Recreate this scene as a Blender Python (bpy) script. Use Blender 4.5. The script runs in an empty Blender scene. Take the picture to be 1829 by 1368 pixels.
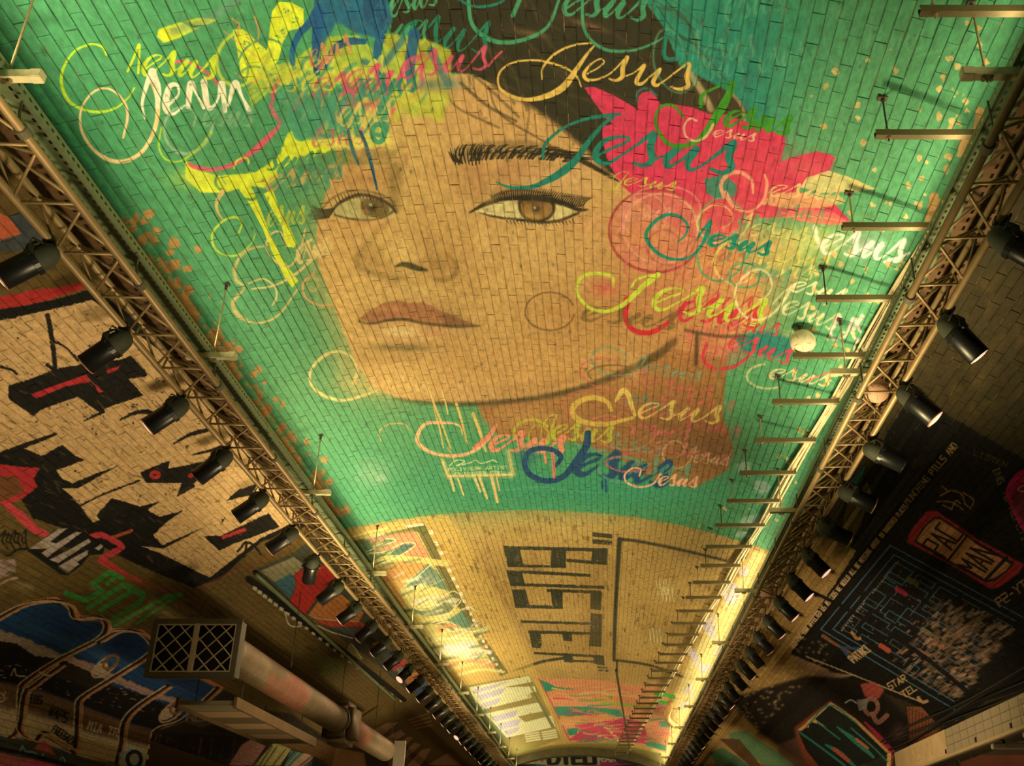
import bpy, bmesh, math, random
import numpy as np
from mathutils import Vector, Matrix

# ---------------------------------------------------------------- camera, world, lights, exposure
C = bpy.context.scene.collection
SC = bpy.context.scene
CZ = 1.6                                   # eye height above the floor
W_PX, H_PX, F_PX = 1829, 1368, 1850.0
PX0, PY0 = 1079.0, 684.0                   # principal point (the photograph is a crop, so the lens is shifted)
TH = math.atan(903.0 / F_PX)               # upward pitch
CT, ST = math.cos(TH), math.sin(TH)
cam_data = bpy.data.cameras.new('camera')
cam = bpy.data.objects.new('camera', cam_data)
C.objects.link(cam)
cam.location = (0, 0, CZ)
cam.rotation_euler = (math.pi / 2 + TH, 0, 0)
cam_data.sensor_width = 36.0
cam_data.lens = F_PX / W_PX * 36.0
cam_data.shift_x = -(PX0 - W_PX / 2) / W_PX
cam_data.clip_start = 0.05
cam_data.clip_end = 200
SC.camera = cam

world = bpy.data.worlds.new('World')
SC.world = world
world.use_nodes = True
bg = world.node_tree.nodes['Background']
bg.inputs[0].default_value = (1.0, 0.76, 0.38, 1)
bg.inputs[1].default_value = 0.07

SC.view_settings.view_transform = 'Standard'
SC.view_settings.look = 'None'
SC.view_settings.gamma = 1.0
SC.view_settings.use_curve_mapping = False
SC.view_settings.exposure = 0.0
SC.cycles.max_bounces = 6
SC.cycles.diffuse_bounces = 4
SC.cycles.sample_clamp_indirect = 4.0

LIGHT_COL = (1.0, 0.78, 0.36)
PAINT_REF = (1.0, 0.80, 0.46)
LIFT_CEIL, LIFT_LEFT, LIFT_RIGHT = 0.62, 1.1, 1.1

def area_strip(name, x, z, y0, y1, width, power, aim, col=LIGHT_COL):
    """A long linear lamp lying in a cable tray; aim is the direction it faces, in x and z."""
    d = bpy.data.lights.new(name, 'AREA')
    d.shape = 'RECTANGLE'
    d.size = y1 - y0
    d.size_y = width
    d.energy = power
    d.color = col
    o = bpy.data.objects.new(name, d)
    C.objects.link(o)
    ax, az = aim
    n = Vector((ax, 0, az)).normalized()
    xax = Vector((0, 1, 0))
    zax = -n
    yax = zax.cross(xax)
    o.matrix_world = Matrix(((xax.x, yax.x, zax.x, x), (xax.y, yax.y, zax.y, (y0 + y1) / 2),
                             (xax.z, yax.z, zax.z, z + CZ), (0, 0, 0, 1)))
    return o

# linear uplights lying in the two cable trays (they wash the vault), stronger along the far half
area_strip('uplight_strip_right', 2.10, 3.84, 2.0, 13.0, 0.05, 48, (-0.75, 0.65))
area_strip('uplight_strip_right_far', 2.10, 3.84, 13.0, 40.0, 0.05, 190, (-0.75, 0.65))
area_strip('uplight_strip_left', -3.10, 3.86, 2.0, 12.0, 0.05, 70, (0.75, 0.65))
area_strip('uplight_strip_left_far', -3.10, 3.86, 12.0, 40.0, 0.05, 260, (0.8, 0.6))
# added unseen fill lamps near the floor, facing up at the vault
for i, (fx, fy, pw) in enumerate(((-1.6, 2.0, 300), (0.6, 7.0, 300), (-1.5, 12.0, 270), (-0.6, 17.0, 170), (-0.9, 22.0, 170), (-0.9, 27.0, 170), (-0.9, 32.0, 170), (-0.9, 37.0, 170))):
    d = bpy.data.lights.new('added_floor_fill', 'SPOT')
    d.energy = pw * 7.6
    d.color = LIGHT_COL
    d.spot_size = math.radians(72)
    d.spot_blend = 0.8
    d.shadow_soft_size = 0.35
    o = bpy.data.objects.new('added_floor_fill', d)
    C.objects.link(o)
    o.location = (fx, fy, 0.4)
    o.rotation_euler = (math.pi, 0, 0)
# unseen fill lamps added low down to brighten the left haunch
for i, (fy, pw) in enumerate(((4.5, 800), (9.0, 900), (14.5, 600), (22.0, 900))):
    d = bpy.data.lights.new('added_wall_fill', 'SPOT')
    d.energy = pw
    d.color = (1.0, 0.76, 0.40)
    d.spot_size = math.radians(62)
    d.spot_blend = 0.9
    d.shadow_soft_size = 0.3
    o = bpy.data.objects.new('added_wall_fill', d)
    C.objects.link(o)
    o.location = (-0.6, fy, 0.4)
    o.rotation_euler = (Vector((-0.6, fy, 0.4)) - Vector((-4.2, fy + .3, 5.6))).to_track_quat('Z', 'Y').to_euler()

# and more added fill lamps, out of view, washing the far right haunch
for i, (fy, ty, pw, tz) in enumerate(((13.0, 15.0, 1000, 4.6), (19.0, 21.5, 900, 4.4), (27.0, 29.0, 900, 4.6))):
    d = bpy.data.lights.new('added_wall_fill', 'SPOT')
    d.energy = pw
    d.color = (1.0, 0.72, 0.38)
    d.spot_size = math.radians(50)
    d.spot_blend = 0.9
    d.shadow_soft_size = 0.3
    o = bpy.data.objects.new('added_wall_fill', d)
    C.objects.link(o)
    o.location = (-1.8, fy, 0.4)
    o.rotation_euler = (Vector((-1.8, fy, 0.4)) - Vector((4.5, ty, tz))).to_track_quat('Z', 'Y').to_euler()

# ---------------------------------------------------------------- the vault's shape
CXV, ZA, RV = -0.9, 4.66, 8.3               # centre line, crown height (above the eye), radius
ZC = ZA - RV
US = 5.95                                  # half width at the springing
PHS = math.asin(US / RV)
AS = PHS * RV
Z_SP = ZC + math.sqrt(RV * RV - US * US)
Y_END = 40.6

def ceil_z(x):
    return ZC + math.sqrt(RV * RV - (x - CXV) ** 2)

def prof(a, h):
    """arc length a from the crown (right positive), h metres out of the surface into the tunnel -> x, z (eye based)"""
    a = np.asarray(a, float)
    ph = np.clip(a, -AS, AS) / RV
    x = CXV + (RV - h) * np.sin(ph)
    z = ZC + (RV - h) * np.cos(ph)
    over = np.abs(a) - AS
    wall = over > 0
    x = np.where(wall, CXV + np.sign(a) * (US - h), x)
    z = np.where(wall, Z_SP - over, z)
    return x, z

def project(x, y, z):
    """where the photograph shows a point of the tunnel (eye based z)"""
    dep = y * CT + z * ST
    return PX0 + F_PX * x / dep, PY0 - F_PX * (z * CT - y * ST) / dep

def y_at(py, z):
    """distance along the tunnel of a thing at height z whose picture row is py"""
    q = (1587.0 - py) / F_PX
    return z * (1 - q * ST * CT) / (q * CT * CT)
# ---------------------------------------------------------------- the painted brick: graffiti laid out flat, then wrapped on the vault
PS, PM = 1.3, 150                          # canvas pixels per layout unit, margin
CW, CH = int((W_PX + 2 * PM) * PS), int((H_PX + 2 * PM) * PS)
rng = np.random.default_rng(7)
rnd = random.Random(11)

def smooth_noise(h, w, cell, seed):
    r = np.random.default_rng(seed)
    gh, gw = int(h / cell) + 3, int(w / cell) + 3
    g = r.random((gh, gw)).astype(np.float32)
    yy = np.arange(h, dtype=np.float32) / cell
    xx = np.arange(w, dtype=np.float32) / cell
    y0 = yy.astype(int); x0 = xx.astype(int)
    fy = (yy - y0)[:, None]; fx = (xx - x0)[None, :]
    fy = fy * fy * (3 - 2 * fy); fx = fx * fx * (3 - 2 * fx)
    a = g[y0][:, x0]; b = g[y0][:, x0 + 1]; c = g[y0 + 1][:, x0]; d = g[y0 + 1][:, x0 + 1]
    return (a * (1 - fx) + b * fx) * (1 - fy) + (c * (1 - fx) + d * fx) * fy

NA = smooth_noise(CH, CW, 5, 1) - 0.5
NB = smooth_noise(CH, CW, 5, 2) - 0.5
NC = smooth_noise(CH, CW, 40, 3)
ND = smooth_noise(CH, CW, 14, 4)
NE = smooth_noise(CH, CW, 3, 5)
IMG = np.empty((CH, CW, 3), np.float32)
IMG[:] = np.array((120, 90, 42), np.float32) / 255

def cv(p):
    p = np.asarray(p, np.float32)
    return (p + PM) * PS

def spline(pts, closed=False, n=None):
    p = np.asarray(pts, np.float32)
    k = len(p)
    if k < 3 and not closed:
        t = np.linspace(0, 1, n or 12)[:, None]
        return p[0] * (1 - t) + p[-1] * t
    if closed:
        q = np.vstack([p[-1], p, p[0], p[1]]); segs = k
    else:
        q = np.vstack([2 * p[0] - p[1], p, 2 * p[-1] - p[-2]]); segs = k - 1
    m = n or 10
    t = np.linspace(0, 1, m, endpoint=False, dtype=np.float32)[:, None]
    out = []
    for i in range(segs):
        a, b, c, d = q[i], q[i + 1], q[i + 2], q[i + 3]
        out.append(0.5 * ((2 * b) + (-a + c) * t + (2 * a - 5 * b + 4 * c - d) * t * t + (-a + 3 * b - 3 * c + d) * t ** 3))
    if not closed:
        out.append(p[-1:])
    return np.vstack(out)

def blur(m, r):
    r = int(max(1, round(r)))
    for _ in range(2):
        for ax in (0, 1):
            pad = [(0, 0), (0, 0)]; pad[ax] = (r + 1, r)
            c = np.cumsum(np.pad(m, pad, mode='edge'), axis=ax, dtype=np.float32)
            k = 2 * r + 1
            m = (np.take(c, range(k, c.shape[ax]), axis=ax) - np.take(c, range(0, c.shape[ax] - k), axis=ax)) / k
    return m

def put(mask, x0, y0, col, a=1.0):
    h, w = mask.shape
    xa, ya = max(x0, 0), max(y0, 0)
    xb, yb = min(x0 + w, CW), min(y0 + h, CH)
    if xa >= xb or ya >= yb:
        return
    m = (mask[ya - y0:yb - y0, xa - x0:xb - x0] * a)[..., None]
    s = IMG[ya:yb, xa:xb]
    s += (np.array(col, np.float32) / 255 - s) * m

def P(pts, col, a=1.0, f=0, rough=0, curve=False, speck=0):
    """filled shape; f feather, rough ragged edge, speck missing flecks"""
    if curve:
        pts = spline(pts, True)
    p = cv(pts)
    pad = int(f * PS * 2 + rough * PS + 4)
    x0, y0 = int(p[:, 0].min()) - pad, int(p[:, 1].min()) - pad
    x1, y1 = int(p[:, 0].max()) + pad, int(p[:, 1].max()) + pad
    x0, y0, x1, y1 = max(x0, -60), max(y0, -60), min(x1, CW + 60), min(y1, CH + 60)
    if x1 - x0 < 2 or y1 - y0 < 2:
        return
    X = np.arange(x0, x1, dtype=np.float32)[None, :]
    Yc = np.arange(y0, y1, dtype=np.float32) + 0.5
    acc = np.zeros((y1 - y0, x1 - x0), np.float32)
    for (ax, ay), (bx, by) in zip(p, np.roll(p, -1, 0)):
        if ay == by:
            continue
        s = 1.0
        if ay > by:
            ax, ay, bx, by, s = bx, by, ax, ay, -1.0
        r0, r1 = np.searchsorted(Yc, ay), np.searchsorted(Yc, by)
        if r0 >= r1:
            continue
        xc = ax + (Yc[r0:r1] - ay) / (by - ay) * (bx - ax)
        acc[r0:r1] += s * np.clip(X - xc[:, None] + 0.5, 0, 1)
    m = np.clip(np.abs(acc), 0, 1)
    if rough:
        hh, ww = m.shape
        iy = np.arange(hh)[:, None]; ix = np.arange(ww)[None, :]
        gy = np.clip(iy + y0, 0, CH - 1); gx = np.clip(ix + x0, 0, CW - 1)
        k = rough * PS * 2
        m = m[np.clip(iy + (NA[gy, gx] * k).astype(int), 0, hh - 1), np.clip(ix + (NB[gy, gx] * k).astype(int), 0, ww - 1)]
    if f:
        m = blur(m, f * PS * 0.7)
    if speck:
        hh, ww = m.shape
        gy = np.clip(np.arange(hh)[:, None] + y0, 0, CH - 1); gx = np.clip(np.arange(ww)[None, :] + x0, 0, CW - 1)
        m = m * np.clip((NE[gy, gx] * 0.6 + ND[gy, gx] * 0.4 - speck) * 9, 0, 1)
    put(m, x0, y0, col, a)

def S(pts, w, col, a=1.0, f=0, curve=True, rough=0):
    """brush stroke; w one width or one per point"""
    p = np.asarray(pts, np.float32)
    ws = np.full(len(p), w, np.float32) if np.isscalar(w) else np.interp(np.linspace(0, 1, len(p)), np.linspace(0, 1, len(w)), w).astype(np.float32)
    q = np.column_stack([p, ws])
    q = spline(q, n=8) if curve and len(q) > 2 else q
    xy = cv(q[:, :2]); r = np.maximum(q[:, 2] * PS * 0.5, 0.45)
    d = np.hypot(*np.diff(xy, axis=0).T)
    L = np.concatenate([[0], np.cumsum(d)])
    if L[-1] <= 0:
        return
    step = max(0.7, float(r.min()) * 0.5)
    t = np.linspace(0, L[-1], int(L[-1] / step) + 2)
    X = np.interp(t, L, xy[:, 0]); Y = np.interp(t, L, xy[:, 1]); R = np.interp(t, L, r)
    pad = int(R.max() + f * PS * 2 + rough * PS + 4)
    x0, y0 = int(X.min()) - pad, int(Y.min()) - pad
    m = np.zeros((int(Y.max()) + pad - y0, int(X.max()) + pad - x0), np.float32)
    for x, y, rr in zip(X, Y, R):
        k = int(rr + 2)
        ix, iy = int(x) - x0, int(y) - y0
        ya, yb, xa, xb = max(iy - k, 0), iy + k + 1, max(ix - k, 0), ix + k + 1
        sub = m[ya:yb, xa:xb]
        yy = np.arange(ya, ya + sub.shape[0], dtype=np.float32)[:, None] + y0 - y
        xx = np.arange(xa, xa + sub.shape[1], dtype=np.float32)[None, :] + x0 - x
        np.maximum(sub, np.clip(rr + 0.5 - np.sqrt(yy * yy + xx * xx), 0, 1), out=sub)
    if rough:
        hh, ww = m.shape
        iy = np.arange(hh)[:, None]; ix = np.arange(ww)[None, :]
        gy = np.clip(iy + y0, 0, CH - 1); gx = np.clip(ix + x0, 0, CW - 1)
        k = rough * PS * 2
        m = m[np.clip(iy + (NA[gy, gx] * k).astype(int), 0, hh - 1), np.clip(ix + (NB[gy, gx] * k).astype(int), 0, ww - 1)]
    if f:
        m = blur(m, f * PS * 0.7)
    put(m, x0, y0, col, a)

def B(cx, cy, rx, ry, col, a, rot=0.0):
    """soft sprayed patch"""
    (x, y) = cv((cx, cy)); rx *= PS; ry *= PS
    k = int(max(rx, ry) * 2.4)
    x0, y0 = int(x) - k, int(y) - k
    yy = np.arange(y0, y0 + 2 * k, dtype=np.float32)[:, None] - y
    xx = np.arange(x0, x0 + 2 * k, dtype=np.float32)[None, :] - x
    c, s = math.cos(rot), math.sin(rot)
    u = (xx * c + yy * s) / rx; v = (-xx * s + yy * c) / ry
    put(np.exp(-(u * u + v * v) * 1.1), x0, y0, col, a)

def ring(cx, cy, rx, ry, w, col, a=1.0, a0=0, a1=360, rot=0):
    t = np.radians(np.linspace(a0, a1, 28))
    c, s = math.cos(math.radians(rot)), math.sin(math.radians(rot))
    x = rx * np.cos(t); y = ry * np.sin(t)
    S(np.column_stack([cx + x * c - y * s, cy + x * s + y * c]), w, col, a)

# script lettering: the word written over and over across the portrait
T_ESUS = [[(765, 1010), (850, 965), (935, 930), (960, 900), (890, 890), (800, 920), (745, 990), (760, 1050), (830, 1060), (930, 1000), (1020, 940), (1120, 872), (1100, 960), (1112, 1040), (1060, 1078), (990, 1062)],
          [(1112, 1045), (1200, 1010), (1290, 955), (1210, 1035), (1212, 1085), (1290, 1050), (1400, 970), (1345, 1055), (1360, 1105), (1450, 1070), (1640, 930), (1612, 1020), (1630, 1090), (1570, 1125), (1490, 1100)]]
W_ESUS = [[5, 5, 5, 4, 5, 9, 12, 11, 7, 4, 5, 12, 14, 12, 8, 5], [5, 4, 12, 13, 9, 4, 12, 12, 7, 4, 11, 14, 12, 8, 5]]
T_J1 = [[(395, 515), (400, 440), (480, 350), (600, 295), (740, 278)],
        [(745, 285), (690, 350), (620, 450), (540, 560), (440, 620), (300, 650), (180, 620), (112, 560), (120, 470), (200, 410), (330, 393), (450, 410), (560, 450), (620, 500), (650, 565)]]
W_J1 = [[8, 12, 14, 12, 10], [8, 16, 26, 38, 32, 22, 18, 14, 12, 10, 12, 12, 12, 12, 6]]
T_J2 = [[(450, 402), (500, 370), (510, 315), (455, 267), (370, 267), (300, 330), (287, 400), (340, 470), (430, 500), (520, 485), (590, 425), (625, 350), (640, 290)], [(640, 295), (600, 330), (555, 400)]]
W_J2 = [[6, 8, 10, 12, 14, 16, 16, 14, 14, 13, 13, 18, 20], [16, 8, 5]]

def word(kind, p0, p1, h, col, w=1.0, a=1.0, f=0, jx=1.0, jy=1.0):
    p0, p1 = np.array(p0, float), np.array(p1, float)
    d = p1 - p0; L = np.hypot(*d); ex = d / L; ey = np.array((ex[1], -ex[0]))
    sx = L / 5.3
    def mp(pts, ox, oy, u, kx, ky, slope=0.0):
        return [tuple(p0 + ex * ((x - ox) / u * kx) + ey * ((oy + (x - ox) * slope - y) / u * ky)) for x, y in pts]
    k = h / 170.0 * w
    for pts, ww in zip(T_ESUS, W_ESUS):
        S(mp(pts, 750, 1060, 170, sx, h, 0.075), [max(1.2, v * 3.6 * k) for v in ww], col, a, f)
    if kind == 1:
        for pts, ww in zip(T_J1, W_J1):
            S(mp(pts, 690, 520, 132, sx * jx, h * jy), [max(1.2, v * h / 132 * w) for v in ww], col, a, f)
    elif kind == 2:
        for pts, ww in zip(T_J2, W_J2):
            S(mp(pts, 640, 428, 70, sx * jx, h * jy), [max(1.2, v * h / 70 * w) for v in ww], col, a, f)

FONT = {'A': ['0,0 2,6 4,0', '1,2 3,2'], 'B': ['0,0 0,6 3,6 3,3 0,3', '3,3 4,3 4,0 0,0'], 'C': ['4,6 0,6 0,0 4,0'], 'D': ['0,0 0,6 3,6 4,4 4,2 3,0 0,0'],
        'E': ['4,6 0,6 0,0 4,0', '0,3 3,3'], 'F': ['4,6 0,6 0,0', '0,3 3,3'], 'G': ['4,6 0,6 0,0 4,0 4,3 2,3'], 'H': ['0,0 0,6', '4,0 4,6', '0,3 4,3'],
        'I': ['2,0 2,6', '1,0 3,0', '1,6 3,6'], 'J': ['4,6 4,0 0,0 0,2'], 'K': ['0,0 0,6', '4,6 0,3 4,0'], 'L': ['0,6 0,0 4,0'], 'M': ['0,0 0,6 2,3 4,6 4,0'],
        'N': ['0,0 0,6 4,0 4,6'], 'O': ['0,0 0,6 4,6 4,0 0,0'], 'P': ['0,0 0,6 4,6 4,3 0,3'], 'R': ['0,0 0,6 4,6 4,3 0,3', '1,3 4,0'], 'S': ['4,6 0,6 0,3 4,3 4,0 0,0'],
        'T': ['0,6 4,6', '2,6 2,0'], 'U': ['0,6 0,0 4,0 4,6'], 'V': ['0,6 2,0 4,6'], 'W': ['0,6 1,0 2,4 3,0 4,6'], 'Y': ['0,6 2,3 4,6', '2,3 2,0'], 'Z': ['0,6 4,6 0,0 4,0'],
        'X': ['0,0 4,6', '0,6 4,0'], '-': ['1,3 3,3'], '.': ['1.5,0 2.5,0'], '2': ['0,6 4,6 4,3 0,3 0,0 4,0'], '@': ['3,2 3,4 1,4 1,2 4,2 4,6 0,6 0,0 4,0'], '?': ['0,6 4,6 4,3 2,3 2,1']}

def text(s, p0, p1, h, col, w, a=1.0, skew=None):
    """block lettering along p0-p1; skew overrides the upright direction"""
    p0, p1 = np.array(p0, float), np.array(p1, float)
    d = p1 - p0; ex = d / np.hypot(*d); up = np.array((ex[1], -ex[0])) if skew is None else np.array(skew, float)
    adv = np.hypot(*d) / len(s)
    for i, ch in enumerate(s):
        for st in FONT.get(ch, []):
            pts = [tuple(map(float, q.split(','))) for q in st.split()]
            S([tuple(p0 + ex * (adv * (i + x / 4 * 0.72)) + up * (y / 6 * h)) for x, y in pts], w, col, a, curve=False)
# ---- bare brick everywhere first, in large uneven tones
IMG *= (0.82 + 0.36 * NC)[..., None]
VPX, VPY = 1079.0, 1587.0
# the bare ochre brick of the crown beyond the green
P([(560, 880), (1460, 880), (1200, 1368), (1150, 1420), (960, 1420), (880, 1368)], (196, 150, 72))
for _ in range(160):
    x, y = rnd.uniform(620, 1380), rnd.uniform(900, 1300)
    B(x, y, rnd.uniform(8, 30), rnd.uniform(5, 16), rnd.choice([(150, 108, 48), (214, 168, 84), (170, 124, 56)]), 0.35)

# ---- green field
GREEN = [(-279, -200), (2044, -200), (1402, 988), (1370, 983), (1290, 957), (1210, 937), (1130, 923), (1040, 914), (960, 911), (900, 912), (830, 916), (760, 922), (700, 930), (640, 940), (600, 948), (585, 948)]
P(GREEN, (76, 148, 88), rough=2)
B(250, 200, 400, 300, (70, 144, 82), 0.6); B(520, 740, 120, 140, (104, 152, 86), .6); B(470, 520, 90, 120, (92, 150, 86), .5); B(120, 260, 80, 120, (52, 140, 80), .5)
B(1500, 350, 330, 420, (98, 156, 92), 0.6)
B(1250, 130, 130, 170, (16, 122, 98), 0.95, 0.3)
B(1330, 60, 130, 90, (30, 132, 98), 0.7)
B(1150, 30, 110, 80, (18, 118, 92), 0.8)
B(1330, 200, 60, 90, (22, 120, 96), 0.7)
B(720, 870, 260, 60, (74, 152, 92), 0.6)
B(1080, 870, 260, 45, (40, 138, 100), 0.6)
B(665, 845, 34, 26, (160, 178, 128), 0.5); B(682, 855, 9, 7, (200, 200, 160), .5)
B(440, 330, 130, 160, (78, 146, 84), 0.5)
for i in range(26):
    x = 1180 + i * 9 + rnd.uniform(-5, 5)
    S([(x, -20), (x - 6 - (1250 - x) * .02, rnd.uniform(60, 240))], rnd.uniform(3, 8), rnd.choice([(14, 112, 92), (70, 150, 100), (30, 130, 100)]), 0.4, f=2)

# ---- skin
SK = (200, 150, 82)
FACE = [(566, 440), (566, 400), (578, 360), (590, 320), (600, 290), (600, 250), (640, 200), (690, 170), (760, 140), (840, 130), (900, 158), (950, 186), (1000, 222), (1050, 265), (1090, 305), (1130, 330),
        (1200, 360), (1330, 460), (1380, 560), (1290, 640), (1200, 622), (1170, 640), (1100, 668), (1040, 690), (960, 709), (880, 719), (800, 720), (720, 714), (668, 694), (640, 655), (612, 592), (592, 530), (570, 480)]
NECK = [(846, 712), (960, 700), (1100, 660), (1260, 590), (1300, 640), (1290, 740), (1310, 800), (1300, 840), (1240, 872), (1150, 850), (1090, 806), (1040, 792), (960, 784), (885, 775), (862, 745)]
P(NECK, (158, 104, 50), rough=1, f=1)
B(1180, 760, 110, 60, (126, 86, 42), 0.5)
B(930, 745, 70, 28, (196, 140, 74), 0.6)
B(1270, 800, 50, 40, (120, 76, 46), 0.6)
P(FACE, SK, rough=1, f=1)
B(640, 540, 70, 170, (236, 186, 96), 0.75, -0.35)
B(620, 440, 50, 70, (214, 160, 88), 0.7)
B(720, 660, 110, 36, (230, 178, 92), 0.65)
B(760, 400, 90, 170, (214, 170, 88), 0.5)
B(700, 250, 90, 70, (222, 180, 92), 0.6)
B(880, 210, 90, 50, (206, 150, 86), 0.5)
B(960, 450, 140, 70, (200, 158, 86), 0.5)
B(1080, 560, 190, 80, (172, 118, 58), 0.65, -0.15)
B(1000, 660, 170, 40, (190, 134, 66), 0.6, -0.1)
B(1190, 520, 110, 110, (186, 120, 66), 0.6)
B(870, 560, 90, 70, (204, 160, 84), 0.5)
B(600, 470, 26, 90, (232, 180, 92), .5, -.1); B(690, 690, 90, 20, (236, 186, 98), .6)
B(790, 440, 60, 60, (178, 130, 66), .45); B(1120, 450, 60, 120, (182, 126, 66), .4); B(850, 640, 120, 40, (190, 136, 68), .45); B(820, 520, 40, 50, (184, 136, 68), .4)
# brow ridge, lids, sockets
B(910, 305, 110, 22, (186, 128, 74), 0.8)
B(870, 330, 50, 30, (166, 112, 62), 0.6)
B(1000, 315, 70, 24, (206, 160, 100), 0.6)
B(650, 318, 52, 20, (186, 128, 66), 0.75)
B(706, 320, 16, 40, (128, 100, 50), 0.65)
B(708, 360, 10, 34, (150, 118, 58), 0.6)
B(1060, 400, 60, 22, (190, 130, 76), 0.5)
# hair
HAIR = [(640, -160), (1130, -160), (1150, 0), (1185, 50), (1215, 120), (1300, 165), (1330, 190), (1320, 260), (1270, 330), (1200, 345), (1140, 338), (1090, 308), (1050, 268), (1000, 224), (950, 188), (880, 150), (840, 132), (780, 128), (720, 110), (680, 70), (650, 30)]
P(HAIR, (40, 36, 18), rough=1.5, f=1.5)
for i in range(46):
    x = rnd.uniform(760, 1220); y = rnd.uniform(-60, 170)
    S([(x, y), (x + rnd.uniform(20, 70), y + rnd.uniform(15, 60)), (x + rnd.uniform(60, 130), y + rnd.uniform(50, 120))], rnd.uniform(1.5, 6), rnd.choice([(62, 52, 26), (28, 26, 14), (78, 60, 32)]), 0.5, f=1)
B(950, 60, 30, 6, (140, 100, 62), 0.6, 0.2); B(1050, 45, 40, 6, (150, 96, 62), 0.6, 0.3)
S([(880, 152), (950, 190), (1000, 226), (1050, 270), (1088, 308)], 7, (66, 48, 26), 0.7, f=3)
P([(1215, 120), (1300, 165), (1335, 200), (1310, 260), (1240, 240), (1210, 190)], (58, 46, 26), f=4)
S([(1232, 132), (1252, 160), (1270, 195)], 12, (190, 160, 104), 0.8, f=2)
S([(1310, 170), (1325, 190), (1330, 215)], 6, (170, 130, 80), 0.8, f=1)

# ---- nose
S([(706, 335), (703, 365), (687, 400), (660, 430), (640, 455), (640, 476)], [10, 12, 9, 8, 12, 12], (138, 104, 50), 0.55, f=5)
S([(650, 480), (680, 492), (705, 498), (724, 494)], 10, (140, 108, 52), 0.55, f=4)
S([(797, 455), (812, 468), (815, 486), (800, 500), (778, 498)], [5, 8, 9, 8, 6], (132, 96, 46), 0.7, f=3)
B(780, 470, 26, 18, (150, 108, 52), 0.6)
B(668, 462, 18, 22, (160, 118, 58), 0.6)
B(716, 450, 26, 20, (228, 184, 100), 0.8)
S([(706, 476), (722, 472), (742, 478), (762, 483)], [3, 9, 10, 4], (62, 56, 28), 0.9, f=1.5)
B(745, 520, 60, 12, (214, 170, 92), 0.7)
B(700, 400, 20, 60, (226, 182, 96), 0.4, 0.5)

# ---- left eye
P([(592, 380), (610, 362), (640, 352), (672, 357), (697, 368), (708, 378), (690, 388), (655, 394), (620, 391)], (188, 168, 98), f=1)
P([(648, 358), (668, 356), (692, 368), (694, 380), (676, 388), (652, 384), (644, 372)], (112, 88, 42), f=1.5, curve=True)
B(664, 372, 9, 8, (40, 34, 18), 0.95)
B(662, 366, 4, 3, (210, 190, 120), 0.9); B(652, 378, 8, 5, (170, 120, 60), 0.7)
S([(590, 382), (602, 366), (622, 354), (644, 348), (672, 353), (696, 366), (708, 380)], [3, 5, 6, 6, 6, 6, 4], (52, 44, 24), 0.85, f=1)
S([(598, 384), (626, 391), (660, 393), (688, 386), (704, 376)], 3.5, (70, 56, 30), 0.8, f=1)
S([(576, 372), (592, 355), (616, 343), (645, 340), (675, 346), (700, 358), (710, 376)], 4, (110, 88, 46), 0.65, f=1.5)
S([(600, 390), (640, 400), (680, 396), (704, 384)], 5, (216, 178, 100), 0.7, f=2)
for i in range(12):
    y = 372 + i * 1.5
    S([(598 - i, y), (575, y + 2), (552 + rnd.uniform(-6, 8), y - 6 + i)], [2.5, 2, 1], (46, 44, 24), 0.7)
for i in range(14):
    x = 602 + i * 6
    S([(x, 362 - 8 * math.sin(i / 13 * 3.1)), (x - 5, 352 - 9 * math.sin(i / 13 * 3.1))], [2, 1], (46, 40, 22), 0.7)
B(655, 400, 50, 10, (200, 140, 74), 0.6)

# ---- right eye
B(930, 350, 70, 14, (122, 90, 50), 0.55)
P([(846, 380), (868, 366), (894, 357), (928, 354), (970, 356), (1002, 364), (1032, 378), (1000, 392), (968, 396), (924, 391), (886, 386)], (208, 182, 112), f=1)
P([(926, 358), (940, 354), (975, 355), (990, 362), (991, 378), (980, 392), (960, 397), (940, 393), (928, 380)], (60, 46, 22), f=1, curve=True)
P([(931, 362), (945, 358), (972, 359), (985, 366), (986, 378), (975, 389), (958, 393), (942, 388), (932, 378)], (148, 104, 48), f=1.5, curve=True)
B(946, 384, 16, 7, (196, 150, 74), 0.6)
B(958, 373, 8.5, 8, (30, 24, 12), 0.98)
B(955, 371, 2.6, 2.6, (225, 205, 140), 1.0)
B(958, 360, 30, 5, (50, 38, 18), 0.6)
S([(838, 380), (864, 366), (893, 357), (928, 353), (970, 354), (1002, 362), (1034, 374), (1050, 374)], [2, 7, 7, 8, 10, 9, 7, 2], (34, 28, 14), 0.95, f=.6)
S([(856, 380), (886, 387), (924, 392), (968, 397), (1002, 393), (1034, 380)], [2, 4, 4, 5, 5, 4], (50, 38, 20), 0.9, f=.8)
S([(858, 377), (885, 383), (905, 387)], 3, (226, 196, 130), 0.9, f=.6)
S([(905, 392), (960, 402), (1004, 398)], 2.5, (226, 190, 120), 0.6, f=1)
S([(862, 366), (885, 350), (908, 341), (940, 340), (985, 348)], [3, 5, 5, 4, 3], (72, 52, 28), 0.7, f=1.5)
for i in range(44):
    t = i / 43
    x = 880 + t * 160; y = 356 - 6 * math.sin(t * 2.6) + t * 16
    ln = 8 + 13 * math.sin(min(1, t * 1.4) * 2.4)
    dx = -6 + 24 * t
    S([(x, y), (x + dx * .4, y - ln * .6), (x + dx, y - ln)], [2.6, 2, 1], (24, 22, 12), 0.92)
for i in range(20):
    x = 905 + i * 6.2; y = 393 + 4 * math.sin(i / 19 * 3.1)
    S([(x, y), (x + 3, y + 5 + (i % 3))], [2, 1], (40, 32, 18), 0.8)

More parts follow.
